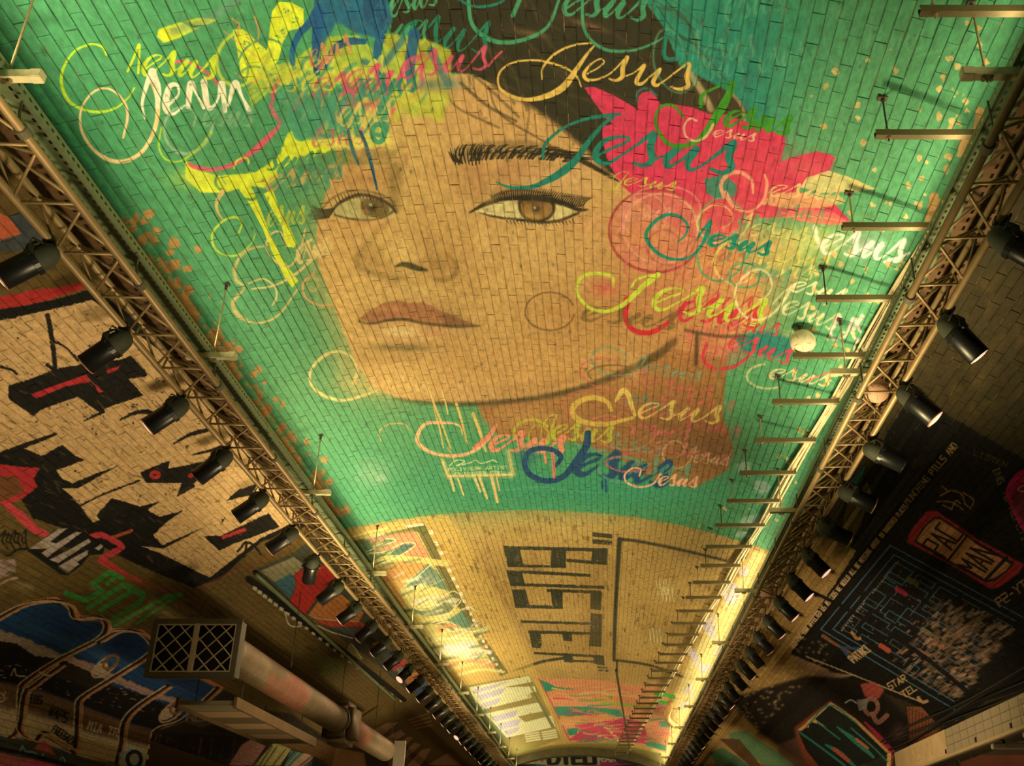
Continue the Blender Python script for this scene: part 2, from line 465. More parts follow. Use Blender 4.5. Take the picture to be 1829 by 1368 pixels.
# ---- eyebrows
P([(806, 272), (830, 258), (880, 252), (940, 250), (990, 260), (1040, 280), (1096, 312), (1060, 296), (1010, 280), (960, 279), (900, 281), (850, 286), (826, 290)], (90, 68, 34), 0.4, f=3)
for i in range(96):
    t = rnd.random()
    x = 812 + t * 215
    yb = 290 - 9 * math.sin(t * 2.6) + t * t * 6 - (12 if i % 2 else 0) * (1 - .5 * t)
    ln = 20 - 7 * t + rnd.uniform(-3, 3)
    lean = 4 + 26 * t + rnd.uniform(-3, 5)
    S([(x, yb), (x + lean * .45, yb - ln * .6), (x + lean + 8 * t, yb - ln * (.95 - .4 * t))], [2.6, 2.2, .8], (24, 22, 12), 0.9)
for i in range(8):
    x = 806 + i * 6
    S([(x + 8, 293 + rnd.uniform(-2, 2)), (x + 1 + i, 276), (x - 2 + i * 2, 264)], [2.2, 2.0, 1], (24, 22, 12), 0.9)
S([(1030, 282), (1060, 298), (1092, 316), (1120, 330)], [9, 8, 6, 3], (30, 26, 14), 0.9, f=1)
for k in range(5):
    S([(826 - k * 4, 292 - k), (812 - k * 3, 278 - k * 2)], [3, 1], (26, 22, 12), 0.85)
for i in range(26):
    x = 570 + i * 5
    S([(x, 292), (x + 8, 276), (x + 18, 266 + (i % 4))], [5, 4, 2], (104, 104, 40), 0.45, f=1)

# ---- mouth
P([(640, 570), (663, 553), (687, 541), (712, 536), (730, 541), (756, 540), (786, 554), (818, 568), (852, 581), (801, 581), (755, 577), (724, 571), (693, 572), (663, 578)], (176, 112, 66), f=1.5)
P([(656, 580), (693, 574), (724, 573), (755, 579), (803, 582), (790, 600), (760, 612), (720, 617), (685, 610), (666, 596)], (212, 158, 88), f=2)
B(716, 592, 34, 9, (244, 206, 124), 0.85); B(780, 592, 22, 8, (196, 130, 76), 0.6)
B(700, 552, 26, 6, (206, 146, 84), 0.5)
for i in range(34):
    x = 655 + i * 5.2
    S([(x, 568 - (8 if i % 2 else 4)), (x + 2, 556 - 10 * math.sin(i / 33 * 2.6))], 1.4, (146, 88, 52), 0.4)
    S([(x + 4, 580), (x + 5, 592 + 8 * math.sin(i / 33 * 3))], 1.2, (232, 190, 112) if i % 2 else (176, 118, 66), 0.4)
S([(640, 574), (664, 578), (694, 572), (724, 571), (756, 577), (803, 582), (856, 582)], [3, 4, 5, 5, 5, 6, 3], (74, 58, 30), 0.85, f=1)
B(812, 572, 34, 10, (112, 80, 44), 0.7, 0.35)
B(650, 566, 14, 20, (150, 110, 56), 0.4)
B(716, 621, 62, 8, (122, 98, 50), 0.75)
B(700, 640, 80, 10, (176, 130, 66), 0.5)
# jaw
S([(700, 712), (760, 719), (820, 722), (880, 719), (960, 710), (1040, 692), (1110, 666), (1170, 636), (1205, 610)], [2, 5, 7, 8, 9, 10, 12, 14, 12], (66, 52, 24), 0.8, f=3)
S([(900, 700), (1000, 684), (1100, 648)], 18, (164, 112, 54), 0.5, f=8)
for _ in range(120):
    x, y = rnd.uniform(600, 1150), rnd.uniform(300, 700)
    B(x, y, rnd.uniform(3, 16), rnd.uniform(8, 40), rnd.choice([(232, 186, 104), (176, 126, 64), (216, 160, 84)]), 0.16, rnd.uniform(-.2, .1))

# ---- flower of crimson at the ear
PK = (212, 46, 76)
P([(1043, 156), (1060, 155), (1095, 170), (1130, 190), (1165, 218), (1235, 275), (1250, 330), (1190, 300), (1130, 250), (1080, 210)], PK, rough=1)
P([(1075, 226), (1092, 222), (1150, 250), (1142, 215), (1138, 180), (1146, 166), (1166, 162), (1180, 188), (1200, 186), (1235, 192), (1270, 205), (1300, 205), (1350, 225), (1404, 245), (1395, 290), (1420, 280), (1460, 270), (1492, 280),
   (1480, 310), (1450, 322), (1420, 340), (1450, 350), (1490, 365), (1520, 395), (1470, 400), (1400, 388), (1350, 390), (1300, 420), (1270, 440), (1220, 420), (1170, 380), (1110, 332), (1086, 290), (1076, 250)], PK, rough=1.5)
B(1330, 300, 90, 50, (218, 70, 70), 0.5); B(1280, 380, 80, 40, (214, 88, 74), 0.5); B(1440, 300, 40, 20, (220, 96, 84), 0.6); B(1210, 260, 40, 20, (190, 40, 70), 0.5)
P([(1440, 318), (1480, 305), (1520, 318), (1566, 338), (1530, 342), (1470, 345), (1430, 335)], (222, 196, 112), 0.9, rough=1)
P([(1380, 345), (1440, 345), (1500, 350), (1512, 362), (1470, 372), (1400, 372), (1360, 365)], (224, 180, 98), 0.75, rough=2, f=1)
P([(1392, 380), (1440, 372), (1490, 380), (1522, 402), (1480, 402), (1430, 396)], (228, 96, 84), rough=1)
S([(1400, 388), (1450, 386), (1500, 394)], 3, (236, 150, 100), 0.8)
P([(1258, 320), (1290, 312), (1316, 330), (1312, 352), (1280, 356), (1262, 345)], (60, 120, 90), f=1, rough=1)
for i in range(30):
    x, y = rnd.uniform(1100, 1420), rnd.uniform(210, 400)
    S([(x, y), (x + rnd.uniform(-4, 4), y + rnd.uniform(8, 30))], rnd.uniform(1, 4), rnd.choice([(160, 36, 60), (226, 90, 90), (120, 30, 46)]), 0.4, f=1)
# warm sprayed haze and lettering around the ear
B(1300, 470, 110, 70, (214, 130, 74), 0.7); B(1230, 560, 100, 60, (190, 120, 66), 0.6); B(1390, 450, 60, 50, (222, 176, 84), 0.6); B(1330, 540, 70, 60, (214, 150, 76), 0.6)
P([(1090, 400), (1110, 362), (1160, 345), (1220, 355), (1262, 400), (1250, 455), (1200, 490), (1150, 490), (1105, 455)], (206, 116, 82), 0.75, f=6, curve=True)
ring(1172, 412, 84, 74, 5, (164, 62, 52), 0.85, 40, 300); ring(1180, 408, 66, 62, 4, (218, 150, 104), 0.8); ring(1150, 385, 40, 40, 3, (214, 140, 104), 0.8)
ring(1185, 372, 66, 40, 4, (220, 120, 100), 0.8, 150, 400); ring(1140, 400, 30, 40, 4, (224, 130, 108), 0.8); B(1150, 425, 40, 20, (206, 130, 70), 0.7)
word(0, (1120, 395), (1200, 385), 14, (228, 150, 110), 1.1, .8)
ring(1290, 400, 42, 46, 3, (102, 150, 90), 0.9, 120, 420); word(0, (1320, 402), (1400, 408), 16, (92, 150, 92), .9, .9)
S([(1292, 352), (1288, 330), (1300, 312), (1322, 308), (1342, 322), (1345, 345)], [5, 7, 8, 7, 6, 4], (232, 146, 104), 0.95)
S([(1296, 345), (1310, 368), (1338, 378), (1362, 360), (1370, 330), (1366, 312)], [9, 7, 4, 5, 6, 4], (232, 146, 104), 0.95)
word(0, (1376, 350), (1500, 358), 19, (232, 186, 108), 1.0, .95)
for k, (x0, y0, x1, h, c) in enumerate([(1390, 385, 1470, 18, (98, 140, 84)), (1240, 460, 1330, 18, (176, 84, 60)), (1300, 440, 1420, 22, (226, 150, 86)), (1340, 420, 1440, 20, (232, 196, 100)), (1390, 470, 1480, 22, (222, 190, 80)),
                                        (1220, 500, 1330, 22, (200, 96, 80)), (1320, 500, 1420, 18, (214, 120, 80)), (1360, 490, 1450, 22, (226, 206, 100)), (1260, 420, 1340, 16, (232, 130, 100))]):
    word(2 if k % 2 else 0, (x0, y0), (x1, y0 + 10), h, c, .75, .85, .3)
# crimson and lime words across the cheek
S([(1120, 535), (1117, 565), (1132, 590), (1165, 593), (1198, 572), (1225, 540)], [12, 10, 9, 9, 7, 5], (206, 34, 44), 0.95)
word(0, (1215, 572), (1352, 585), 34, (206, 40, 52), .85, .9); word(0, (1240, 545), (1340, 560), 26, (206, 60, 60), .7, .8); word(0, (1230, 520), (1340, 530), 24, (206, 140, 84), .7, .8)
ring(982, 556, 44, 34, 3.2, (126, 88, 42), 0.85, 10, 340); word(0, (1042, 572), (1205, 588), 24, (118, 92, 40), 1.3, .8, .8)
S([(1096, 512), (1092, 494), (1068, 488), (1040, 494), (1030, 520), (1050, 548), (1082, 556), (1112, 545), (1150, 510), (1176, 490)], [5, 6, 6, 6, 5, 6, 6, 8, 10, 9], (196, 202, 56), 0.95)
S([(1128, 512), (1140, 498), (1176, 489)], 4, (196, 202, 56), 0.95)
B(1080, 515, 24, 14, (210, 80, 70), 0.6)
word(0, (1168, 552), (1362, 582), 40, (194, 200, 58), .85, .95)
word(2, (1330, 488), (1406, 506), 20, (100, 152, 96), 1.0, .9, jx=1.2, jy=1.2)
ring(1330, 492, 28, 22, 4, (100, 150, 92), .9)
word(0, (1415, 520), (1508, 538), 18, (236, 220, 150), 1.3, .95)
# white one at the right
B(1460, 430, 60, 30, (226, 214, 110), 0.7); B(1545, 440, 36, 22, (214, 190, 170), 0.5)
word(0, (1470, 452), (1612, 468), 34, (240, 226, 186), .95, .95, .4); S([(1455, 405), (1460, 430), (1470, 445)], 8, (240, 226, 170), .9, f=.6)
S([(1580, 468), (1605, 460), (1624, 452)], 5, (238, 222, 190), .9)
word(2, (1398, 560), (1490, 590), 26, (234, 208, 138), .8, .95, .3)
S([(1418, 590), (1400, 600), (1390, 620)], 8, (190, 176, 110), 0.6, f=3)
for dx in (0, 40):
    S([(1500 + dx, 565), (1484 + dx, 590), (1490 + dx, 606), (1510 + dx, 600), (1524 + dx, 570)], [8, 6, 5, 5, 8], (232, 196, 160), .9, f=.5)
S([(1528, 570), (1536, 592)], 5, (232, 196, 160), .9); S([(1552, 607), (1530, 612), (1524, 640)], 4, (236, 210, 150), .9)
# lower crimson group
B(1290, 625, 60, 24, (206, 90, 72), 0.6); P([(1310, 600), (1370, 590), (1420, 610), (1410, 640), (1330, 630)], (24, 116, 100), .8, f=3)
S([(1262, 612), (1256, 640), (1275, 658), (1310, 655), (1340, 634)], [4, 6, 6, 6, 4], (214, 52, 60), .95); word(0, (1302, 622), (1408, 650), 24, (216, 60, 70), .9, .95)
word(0, (1230, 610), (1320, 600), 24, (214, 96, 80), .9, .8, .4); word(0, (1300, 590), (1390, 600), 20, (214, 70, 70), .8, .9)
ring(1372, 672, 38, 22, 4, (206, 190, 120), .8, 60, 260); word(0, (1376, 676), (1480, 690), 18, (232, 196, 128), 1.2, .95)
S([(1440, 682), (1462, 672), (1486, 664)], 3, (230, 100, 84), .9)
S([(1245, 595), (1243, 650)], 7, (66, 50, 30), .8, f=2); S([(1282, 640), (1284, 720)], 8, (150, 112, 60), .8, f=2)
S([(1225, 590), (1280, 600), (1330, 600)], 6, (84, 60, 34), .7, f=2)
# pale words over the neck
for k, (x0, y0, x1, y1, h, c) in enumerate([(1150, 664, 1250, 680, 14, (110, 150, 120)), (1150, 690, 1270, 710, 16, (208, 92, 82)), (1180, 720, 1310, 735, 16, (206, 96, 80)), (1120, 742, 1240, 752, 16, (196, 96, 74)), (1230, 765, 1320, 778, 14, (214, 78, 84)),
                                            (1130, 775, 1230, 785, 16, (210, 96, 88)), (1170, 800, 1300, 830, 16, (214, 112, 90)), (1100, 800, 1180, 815, 14, (110, 150, 112)), (1120, 720, 1200, 735, 14, (70, 128, 104)), (1240, 825, 1300, 832, 14, (226, 180, 120))]):
    word(2 if k % 3 != 2 else 0, (x0, y0), (x1, y1), h, c, .75, .9, .2)
ring(1095, 668, 44, 16, 3, (126, 84, 44), .8, 150, 340)
S([(1092, 732), (1082, 716), (1055, 710), (1028, 722), (1024, 740), (1044, 754), (1084, 757), (1130, 746)], [6, 8, 9, 10, 10, 9, 8, 6], (208, 166, 66), .95)
S([(1100, 716), (1112, 698), (1122, 704), (1128, 725), (1134, 742)], [5, 10, 9, 8, 5], (222, 180, 84), .95)
word(0, (1142, 746), (1285, 756), 26, (218, 176, 82), 1.0, .95)
ring(950, 772, 32, 22, 5, (184, 172, 52), .85, 60, 330); word(1, (988, 784), (1092, 790), 24, (186, 174, 52), 1.2, .9, jx=.5)
S([(1062, 800), (1100, 812), (1170, 806), (1240, 812)], 4, (200, 90, 80), .6)
# upper middle: gold, teal, green
def g4(pts):
    return [(860 + x / 3.648, y / 3.648) for x, y in pts]
GOLD = (222, 174, 76)
for pts, ww in zip(T_J1, W_J1):
    S(g4(pts), [max(2.4, v / 3.0) for v in ww], GOLD, 1)
S(g4([(690, 480), (760, 442), (800, 402), (770, 385), (712, 420), (668, 480), (692, 520), (760, 515), (850, 470), (950, 370), (922, 440), (916, 500), (872, 526), (832, 512)]), [3, 3, 3, 3, 4, 7, 6, 4, 3, 5, 9, 8, 5, 3], GOLD)
S(g4([(920, 505), (1000, 470), (1062, 425), (1010, 528), (1042, 546), (1110, 490), (1165, 450), (1120, 530), (1142, 556), (1200, 520), (1350, 412), (1336, 500), (1346, 560), (1292, 580), (1232, 566)]), [3, 3, 6, 8, 6, 3, 6, 8, 6, 3, 5, 9, 8, 6, 3], GOLD)
TEAL = (10, 116, 92)
for pts, ww in zip(T_ESUS, W_ESUS):
    S(g4(pts), [max(2, v * 0.95) for v in ww], TEAL)
S(g4([(400, 1030), (410, 950), (470, 880), (560, 820), (680, 775), (800, 755), (905, 742)]), [5, 6, 5, 5, 6, 7, 4], TEAL)
S(g4([(860, 762), (790, 815), (700, 920), (620, 1035), (540, 1110), (440, 1172), (330, 1216), (200, 1222), (95, 1188)]), [5, 7, 9, 12, 14, 11, 7, 5, 2], TEAL)
word(1, (1116, 330), (1206, 340), 13, (196, 178, 58), 1.1, .95, jx=.6)
GR = (54, 136, 22)
S(g4([(1320, 765), (1250, 690), (1180, 690), (1135, 760), (1150, 850), (1210, 930), (1290, 952), (1380, 932), (1450, 880), (1530, 760), (1600, 640), (1640, 540)]), [4, 5, 5, 5, 6, 7, 8, 9, 12, 16, 14, 9], GR)
S(g4([(1430, 690), (1440, 620), (1530, 570), (1640, 536)]), [8, 7, 4, 3], GR)
word(0, (1296, 224), (1408, 240), 27, GR, 1.5, .95)
S([(1244, 216), (1232, 212), (1222, 226), (1226, 245), (1244, 252), (1262, 242), (1274, 222)], [4, 4, 4, 4, 4, 5, 5], (232, 170, 120), .9); word(0, (1275, 244), (1348, 252), 12, (232, 172, 122), 1.2, .95)
S([(1137, 180), (1140, 164), (1156, 158), (1172, 170)], 5, (56, 106, 96), .8, f=1)
# teal ring word
S([(1210, 432), (1224, 420), (1228, 402), (1212, 386), (1186, 385), (1162, 404), (1154, 424), (1172, 450), (1202, 463), (1232, 459), (1252, 440), (1264, 415), (1268, 396)], [2, 3, 4, 5, 6, 6, 6, 6, 5, 4, 5, 8, 8], (8, 126, 94))
S([(1268, 398), (1256, 410), (1244, 430)], [6, 4, 2], (8, 126, 94)); word(0, (1268, 438), (1372, 456), 20, (8, 126, 94), 1.5)
# top row
word(1, (700, 30), (782, 6), 28, (70, 150, 96), .9, .95, jx=.4)
S([(632, -10), (632, 38), (650, 64), (668, 68), (688, 50), (700, 10), (704, -20)], 6, (74, 152, 98), .95)
S([(836, -10), (842, 40), (866, 66), (900, 76), (945, 68), (980, 45), (1000, -5)], [7, 7, 8, 8, 7, 6, 5], (62, 142, 92), .95)
word(0, (1008, 26), (1152, 36), 36, (62, 142, 92), 1.0, .95); S([(916, 28), (928, 0), (940, -30)], 8, (62, 142, 92), .9)
S([(1040, -10), (1042, 45), (1058, 74), (1088, 90), (1130, 90), (1170, 76), (1200, 56)], [5, 6, 6, 6, 5, 4, 2], (62, 142, 92), .95)
S([(820, 0), (850, 12), (890, 6), (910, -10)], 5, (16, 118, 90), .9)
S([(628, 60), (642, 100), (662, 120), (690, 110), (716, 80), (742, 40)], [4, 5, 5, 6, 7, 8], (18, 122, 88), .9); word(0, (716, 84), (870, 94), 46, (18, 118, 84), .6, .9); word(0, (650, 70), (760, 78), 36, (60, 142, 94), .55, .9)
S([(1190, 60), (1186, 98), (1200, 106), (1230, 100)], 8, (16, 124, 98), .9)
for k, (x0, y0, x1, y1, h) in enumerate([(1260, 120, 1350, 100, 34), (1360, 130, 1440, 110, 30), (1300, 40, 1400, 15, 36), (1560, 90, 1650, 85, 30), (1240, 150, 1330, 130, 26)]):
    word(2 if k in (0, 3) else 0, (x0, y0), (x1, y1), h, (104, 164, 112), .55, .55, .5)
S([(1640, 40), (1690, 22), (1740, 40), (1730, 75), (1660, 95), (1600, 110)], 4, (120, 172, 112), .45, f=1)
# ---- upper left: yellow, blue, rose
YE = (222, 222, 44)
P([(283, 53), (305, 45), (355, 32), (390, 35), (350, 53), (320, 68), (293, 78), (280, 66)], YE, rough=1, f=1.5)
P([(416, 53), (433, 52), (455, 71), (477, 90), (486, 20), (499, 3), (521, 5), (542, 16), (543, 49), (517, 55), (506, 74), (498, 107), (482, 126), (466, 142), (444, 148), (430, 132), (422, 82)], YE, rough=1, speck=.16)
P([(470, 120), (520, 110), (580, 66), (640, 62), (665, 90), (664, 130), (640, 160), (560, 140), (500, 150), (450, 190), (440, 160)], (186, 188, 50), .8, rough=2, f=1)
P([(690, 60), (760, 70), (806, 90), (806, 150), (790, 220), (770, 210), (700, 190), (660, 150), (680, 100)], (196, 190, 54), .8, rough=3, f=2)
P([(501, 274), (512, 241), (521, 233), (537, 247), (564, 252), (597, 247), (633, 238), (685, 228), (692, 258), (647, 263), (600, 262), (570, 278), (537, 290), (510, 300), (499, 315), (471, 336), (445, 332), (400, 345), (360, 345), (332, 320), (330, 285), (357, 306), (392, 314), (441, 310), (470, 300)], YE, rough=1.5, f=1)
P([(545, 250), (640, 240), (700, 235), (700, 262), (600, 268)], (228, 206, 90), .8, f=4)
P([(420, 316), (440, 312), (457, 352), (465, 373), (481, 414), (503, 460), (519, 484), (533, 503), (522, 514), (508, 495), (484, 446), (468, 406), (446, 365), (428, 340)], YE, rough=1)
P([(471, 346), (487, 338), (498, 371), (517, 406), (530, 436), (525, 442), (511, 441), (503, 403), (487, 376)], YE, rough=1)
B(345, 318, 40, 18, (206, 210, 60), .6)
ROSE = (226, 92, 96)
S([(310, 110), (335, 111), (360, 123), (382, 142), (394, 156)], 6, ROSE, .85)
S([(497, 143), (487, 170), (486, 197), (500, 220), (484, 240), (462, 262), (444, 276), (417, 293), (383, 303), (350, 299), (337, 292)], [8, 8, 9, 6, 10, 12, 9, 8, 7, 8, 5], ROSE, .95)
S([(570, 232), (590, 215), (598, 204), (570, 235)], 8, ROSE, .9)
S([(455, 30), (462, 55), (458, 75), (440, 66)], 3, (206, 150, 70), .9); S([(412, 30), (426, 44), (425, 66)], [2, 6, 3], (206, 160, 80), .8)
S([(400, 55), (430, 80), (470, 115), (450, 150), (420, 130)], 3, (226, 150, 70), .6)
BL = (20, 84, 122)
P([(562, -20), (690, -20), (700, 40), (680, 70), (640, 60), (600, 40), (575, 90), (556, 100), (560, 40)], BL, .8, rough=2, f=2)
S([(524, 122), (522, 92), (534, 62), (554, 40), (566, 18)], [8, 10, 12, 14, 14], BL, .95); S([(572, 22), (566, 60), (566, 130)], [18, 18, 12], BL, .9)
S([(582, 118), (598, 86), (624, 74), (650, 74)], [8, 12, 14, 10], BL, .95); S([(678, 66), (674, 110), (690, 170)], [16, 14, 10], BL, .85); S([(740, 60), (732, 120), (735, 160)], [20, 18, 10], BL, .85)
S([(650, 110), (680, 118), (720, 70)], 12, BL, .6, f=2); S([(770, 90), (790, 130), (800, 150)], 14, BL, .6, f=2)
S([(425, 0), (360, 40), (310, 55)], 16, (110, 140, 110), .55, f=4); S([(300, 5), (340, 45), (400, 40), (430, 0)], 6, (84, 140, 86), .8)
ring(395, 125, 48, 46, 4, (90, 130, 80), .6, 180, 420); ring(475, 130, 52, 60, 4, (60, 130, 96), .7, 200, 430); ring(455, 165, 40, 46, 4, (76, 140, 92), .7)
word(2, (470, 140), (560, 170), 28, (196, 200, 58), 1.0, .9, .3); word(0, (540, 142), (668, 148), 34, (206, 200, 70), 1.0, .9); word(0, (580, 165), (690, 140), 34, (200, 190, 64), .8, .8)
for _ in range(70):
    x, y = rnd.uniform(500, 740), rnd.uniform(120, 245)
    c = rnd.choice([(206, 196, 62), (72, 146, 98), (214, 84, 92), (196, 150, 84), (60, 132, 100), (190, 190, 60)])
    S([(x, y), (x + rnd.uniform(4, 16), y - rnd.uniform(6, 24)), (x + rnd.uniform(10, 30), y - rnd.uniform(10, 36))], rnd.uniform(3, 9), c, .7, f=.6, rough=1)
B(560, 215, 60, 24, (72, 146, 100), .8); B(640, 190, 50, 16, (214, 92, 92), .55); B(770, 150, 40, 18, (210, 110, 90), .5)
P([(596, 210), (640, 190), (690, 215), (686, 240), (640, 246), (610, 240)], (212, 196, 84), .7, f=3)
for k, (x0, y0, x1, y1, h, c, w) in enumerate([(500, 190, 620, 190, 36, (72, 142, 100), .6), (560, 175, 700, 165, 32, (214, 84, 92), .7), (600, 182, 720, 172, 30, (66, 140, 100), .6), (620, 165, 760, 155, 36, (214, 80, 96), .65), (650, 172, 745, 162, 28, (36, 128, 96), .8), (720, 140, 872, 122, 34, (212, 74, 94), .75),
                                               (520, 215, 650, 205, 34, (66, 140, 100), .6), (530, 248, 694, 240, 56, (70, 148, 102), .85), (430, 190, 560, 190, 30, (76, 146, 92), .6), (480, 165, 600, 160, 30, (206, 196, 60), .6), (610, 225, 700, 215, 30, (222, 190, 90), .6), (560, 262, 650, 256, 24, (206, 110, 90), .6)]):
    word(0, (x0, y0), (x1, y1), h, c, w, .92, .3)
S([(872, 118), (884, 104), (896, 92)], 4, (212, 74, 94), .9)
S([(622, 235), (630, 270), (640, 294)], [6, 5, 3], (36, 104, 116), .9); S([(644, 235), (655, 262), (664, 296), (673, 338)], [5, 6, 6, 3], (28, 84, 104), .95)
ring(676, 238, 11, 16, 9, (64, 146, 100), .95)
for c, x, y in [((60, 120, 90), 760, 152), ((50, 110, 96), 800, 150), ((176, 190, 60), 740, 200), ((180, 190, 60), 780, 180)]:
    B(x, y, 26, 12, c, .55)
word(0, (640, 286), (728, 296), 22, (190, 134, 80), .9, .75, .4)
word(0, (560, 120), (630, 90), 26, (206, 134, 74), .8, .9)
# yellow-green and cream words at the far left
S([(190, 98), (183, 84), (162, 79), (135, 90), (114, 120), (110, 150), (123, 180), (147, 195), (177, 200), (207, 193), (230, 173), (240, 157)], [4, 4, 4, 4, 5, 6, 6, 5, 5, 4, 3, 3], (186, 208, 40))
S([(228, 127), (240, 100), (249, 80), (247, 130)], 4.5, (200, 214, 46)); word(0, (257, 134), (384, 140), 34, (202, 214, 46), .95)
S([(220, 246), (228, 205), (218, 176), (192, 158), (165, 166), (145, 196), (146, 234), (166, 266), (194, 285), (221, 288), (248, 276), (268, 250), (280, 216), (281, 174), (270, 136)], [4, 5, 4, 4, 4, 4, 5, 6, 7, 7, 7, 7, 8, 9, 12], (240, 196, 122))
CR = (242, 226, 170)
S([(272, 128), (282, 160), (281, 190)], [14, 12, 8], CR); S([(268, 134), (258, 165), (254, 188), (259, 212)], [10, 7, 5, 3], CR)
S([(297, 190), (318, 170), (316, 152), (302, 156), (296, 190), (308, 204), (330, 188)], [8, 4, 6, 10, 13, 6, 3], CR)
S([(336, 190), (341, 150), (352, 170), (364, 192)], [9, 12, 4, 7], CR); S([(364, 146), (372, 192), (388, 180), (396, 148), (402, 198)], [12, 10, 4, 11, 8], CR); S([(408, 188), (420, 148), (432, 172), (444, 196)], [5, 11, 5, 9], CR)
S([(345, 226), (350, 205), (335, 192), (310, 196), (294, 220), (298, 252), (318, 272), (345, 272), (370, 250), (382, 220)], [3, 4, 4, 4, 5, 5, 5, 6, 7, 4], (170, 178, 130), .75, f=.6); word(0, (365, 225), (450, 225), 30, (150, 170, 120), .8, .6, .6)
S([(288, 228), (284, 262), (296, 284), (320, 288), (350, 270), (378, 236)], 3.5, (170, 196, 40), .9)
S([(418, 300), (424, 286), (440, 282), (445, 292)], 4, (214, 214, 60), .9); word(0, (448, 306), (560, 300), 24, (70, 140, 84), 1.0, .95)
for k, (x0, y0, x1, y1, h, c) in enumerate([(500, 316, 600, 306, 24, (74, 138, 88)), (480, 340, 600, 318, 22, (206, 160, 84)), (500, 350, 590, 336, 22, (84, 140, 92)), (560, 322, 610, 318, 20, (82, 138, 92)), (540, 300, 620, 290, 20, (90, 136, 80))]):
    word(0, (x0, y0), (x1, y1), h, c, 1.3, .85, .3)
S([(388, 310), (386, 330), (410, 348), (450, 356), (465, 345)], 5, (70, 130, 70), .8, f=.6); ring(415, 290, 24, 44, 3.5, (110, 150, 100), .6, 120, 330)
S([(398, 342), (388, 358), (388, 376), (400, 395)], [8, 7, 5, 2], (226, 176, 96), .9)
S([(427, 415), (432, 398), (422, 388), (400, 394), (380, 416), (382, 440), (400, 455), (425, 455), (448, 436), (456, 418)], [4, 3, 4, 4, 4, 4, 3, 3, 2, 2], (190, 204, 50), .95)
word(0, (480, 404), (545, 398), 26, (184, 186, 62), .8, .9)
TN = (228, 190, 110)
S([(512, 440), (500, 414), (482, 420), (476, 444), (496, 470), (520, 474), (538, 440), (545, 410)], 3.5, TN, .9); S([(530, 448), (545, 435), (556, 428)], 4, TN, .9)
S([(478, 438), (440, 448), (420, 475), (422, 500), (436, 514), (416, 540), (424, 562), (440, 572)], [3, 5, 6, 7, 4, 7, 8, 6], (220, 178, 96), .85, f=.5); S([(442, 575), (470, 576), (500, 560), (532, 516)], [3, 4, 4, 3], (214, 176, 96), .9)
S([(444, 506), (470, 498), (490, 512), (494, 530), (487, 545)], 3.5, TN, .85); S([(450, 516), (490, 510), (530, 488), (560, 460), (580, 440)], [3, 4, 5, 6, 4], TN, .9)
word(0, (535, 470), (590, 455), 26, TN, 1.1, .9); S([(560, 488), (542, 505), (545, 530), (570, 545), (602, 544)], 4, (226, 160, 90), .9); ring(558, 508, 10, 12, 3, (206, 160, 84), .8)
S([(632, 684), (638, 662), (628, 638), (606, 628), (578, 636), (556, 660), (556, 686), (578, 706), (610, 715), (644, 708), (672, 698)], [7, 6, 4, 5, 6, 5, 5, 6, 5, 5, 3], (228, 196, 108), .95)
S([(680, 786), (678, 770), (694, 758), (720, 757), (732, 768)], 2.5, (216, 164, 84), .8)
# ---- orange, blue and the maker's plate under the chin
for x0, y0, x1, y1, w in [(762, 690, 805, 800, 5), (775, 725, 792, 800, 4), (815, 722, 834, 792, 6), (845, 740, 868, 806, 7), (790, 700, 800, 740, 4), (800, 800, 812, 826, 3)]:
    S([(x0, y0), ((x0 + x1) / 2 + 1, (y0 + y1) / 2), (x1, y1)], [w, w * .8, w * .5], (226, 184, 94), .95)
OR = (234, 138, 92)
S([(826, 776), (822, 762), (808, 756), (790, 755), (760, 757), (745, 780), (752, 797), (776, 810), (814, 814), (848, 805), (872, 782), (886, 760)], [2, 3, 4, 5, 6, 7, 7, 6, 6, 6, 8, 5], (238, 176, 112)); S([(846, 800), (872, 780), (886, 759)], [6, 9, 5], OR)
word(0, (878, 804), (1006, 810), 26, OR, 1.5)
BU = (10, 66, 96)
S([(993, 832), (1002, 815), (978, 801), (948, 805), (937, 826), (947, 848), (976, 859), (1006, 851), (1030, 822), (1047, 797), (1050, 774)], [6, 9, 9, 9, 10, 10, 10, 10, 12, 13, 12], BU)
word(0, (1030, 846), (1190, 868), 36, BU, 1.6, .95, .4); B(940, 815, 20, 16, (26, 84, 100), .6)
S([(973, 808), (975, 826)], 5, OR, .9); S([(987, 810), (990, 852)], 6, (226, 122, 92), .9); S([(1082, 855), (1083, 880)], 5, BU, .8); S([(1075, 860), (1076, 872)], 4, BU, .8)
ring(1110, 838, 40, 22, 5, (90, 150, 110), .7, 60, 330); word(0, (1130, 842), (1230, 856), 22, (90, 150, 110), 1.1, .7)
S([(1122, 812), (1088, 820), (1084, 830), (1110, 842), (1160, 838)], 3.5, (196, 90, 80), .8)
S([(1142, 850), (1144, 838), (1130, 836), (1116, 848), (1120, 862), (1142, 870), (1166, 864), (1180, 846)], 3.5, (238, 170, 118)); word(0, (1178, 866), (1244, 870), 15, (238, 170, 118), 1.4)
for a, b in [((790, 822), (800, 850)), ((800, 850), (915, 848)), ((908, 806), (916, 848))]:
    S([a, b], 9, (226, 190, 104), .6, f=3); S([a, b], 3.5, (236, 202, 118), .9)
S([(802, 832), (815, 822), (830, 824), (815, 832), (840, 826), (850, 822), (860, 828), (880, 822), (888, 826)], 2.0, (222, 216, 140), .95)
text('@OLIVIERR.ARTIST', (801, 841), (908, 837), 5, (212, 210, 130), 1.3); text('OLIVIERR.COM', (813, 849), (898, 846), 5, (212, 210, 130), 1.3)
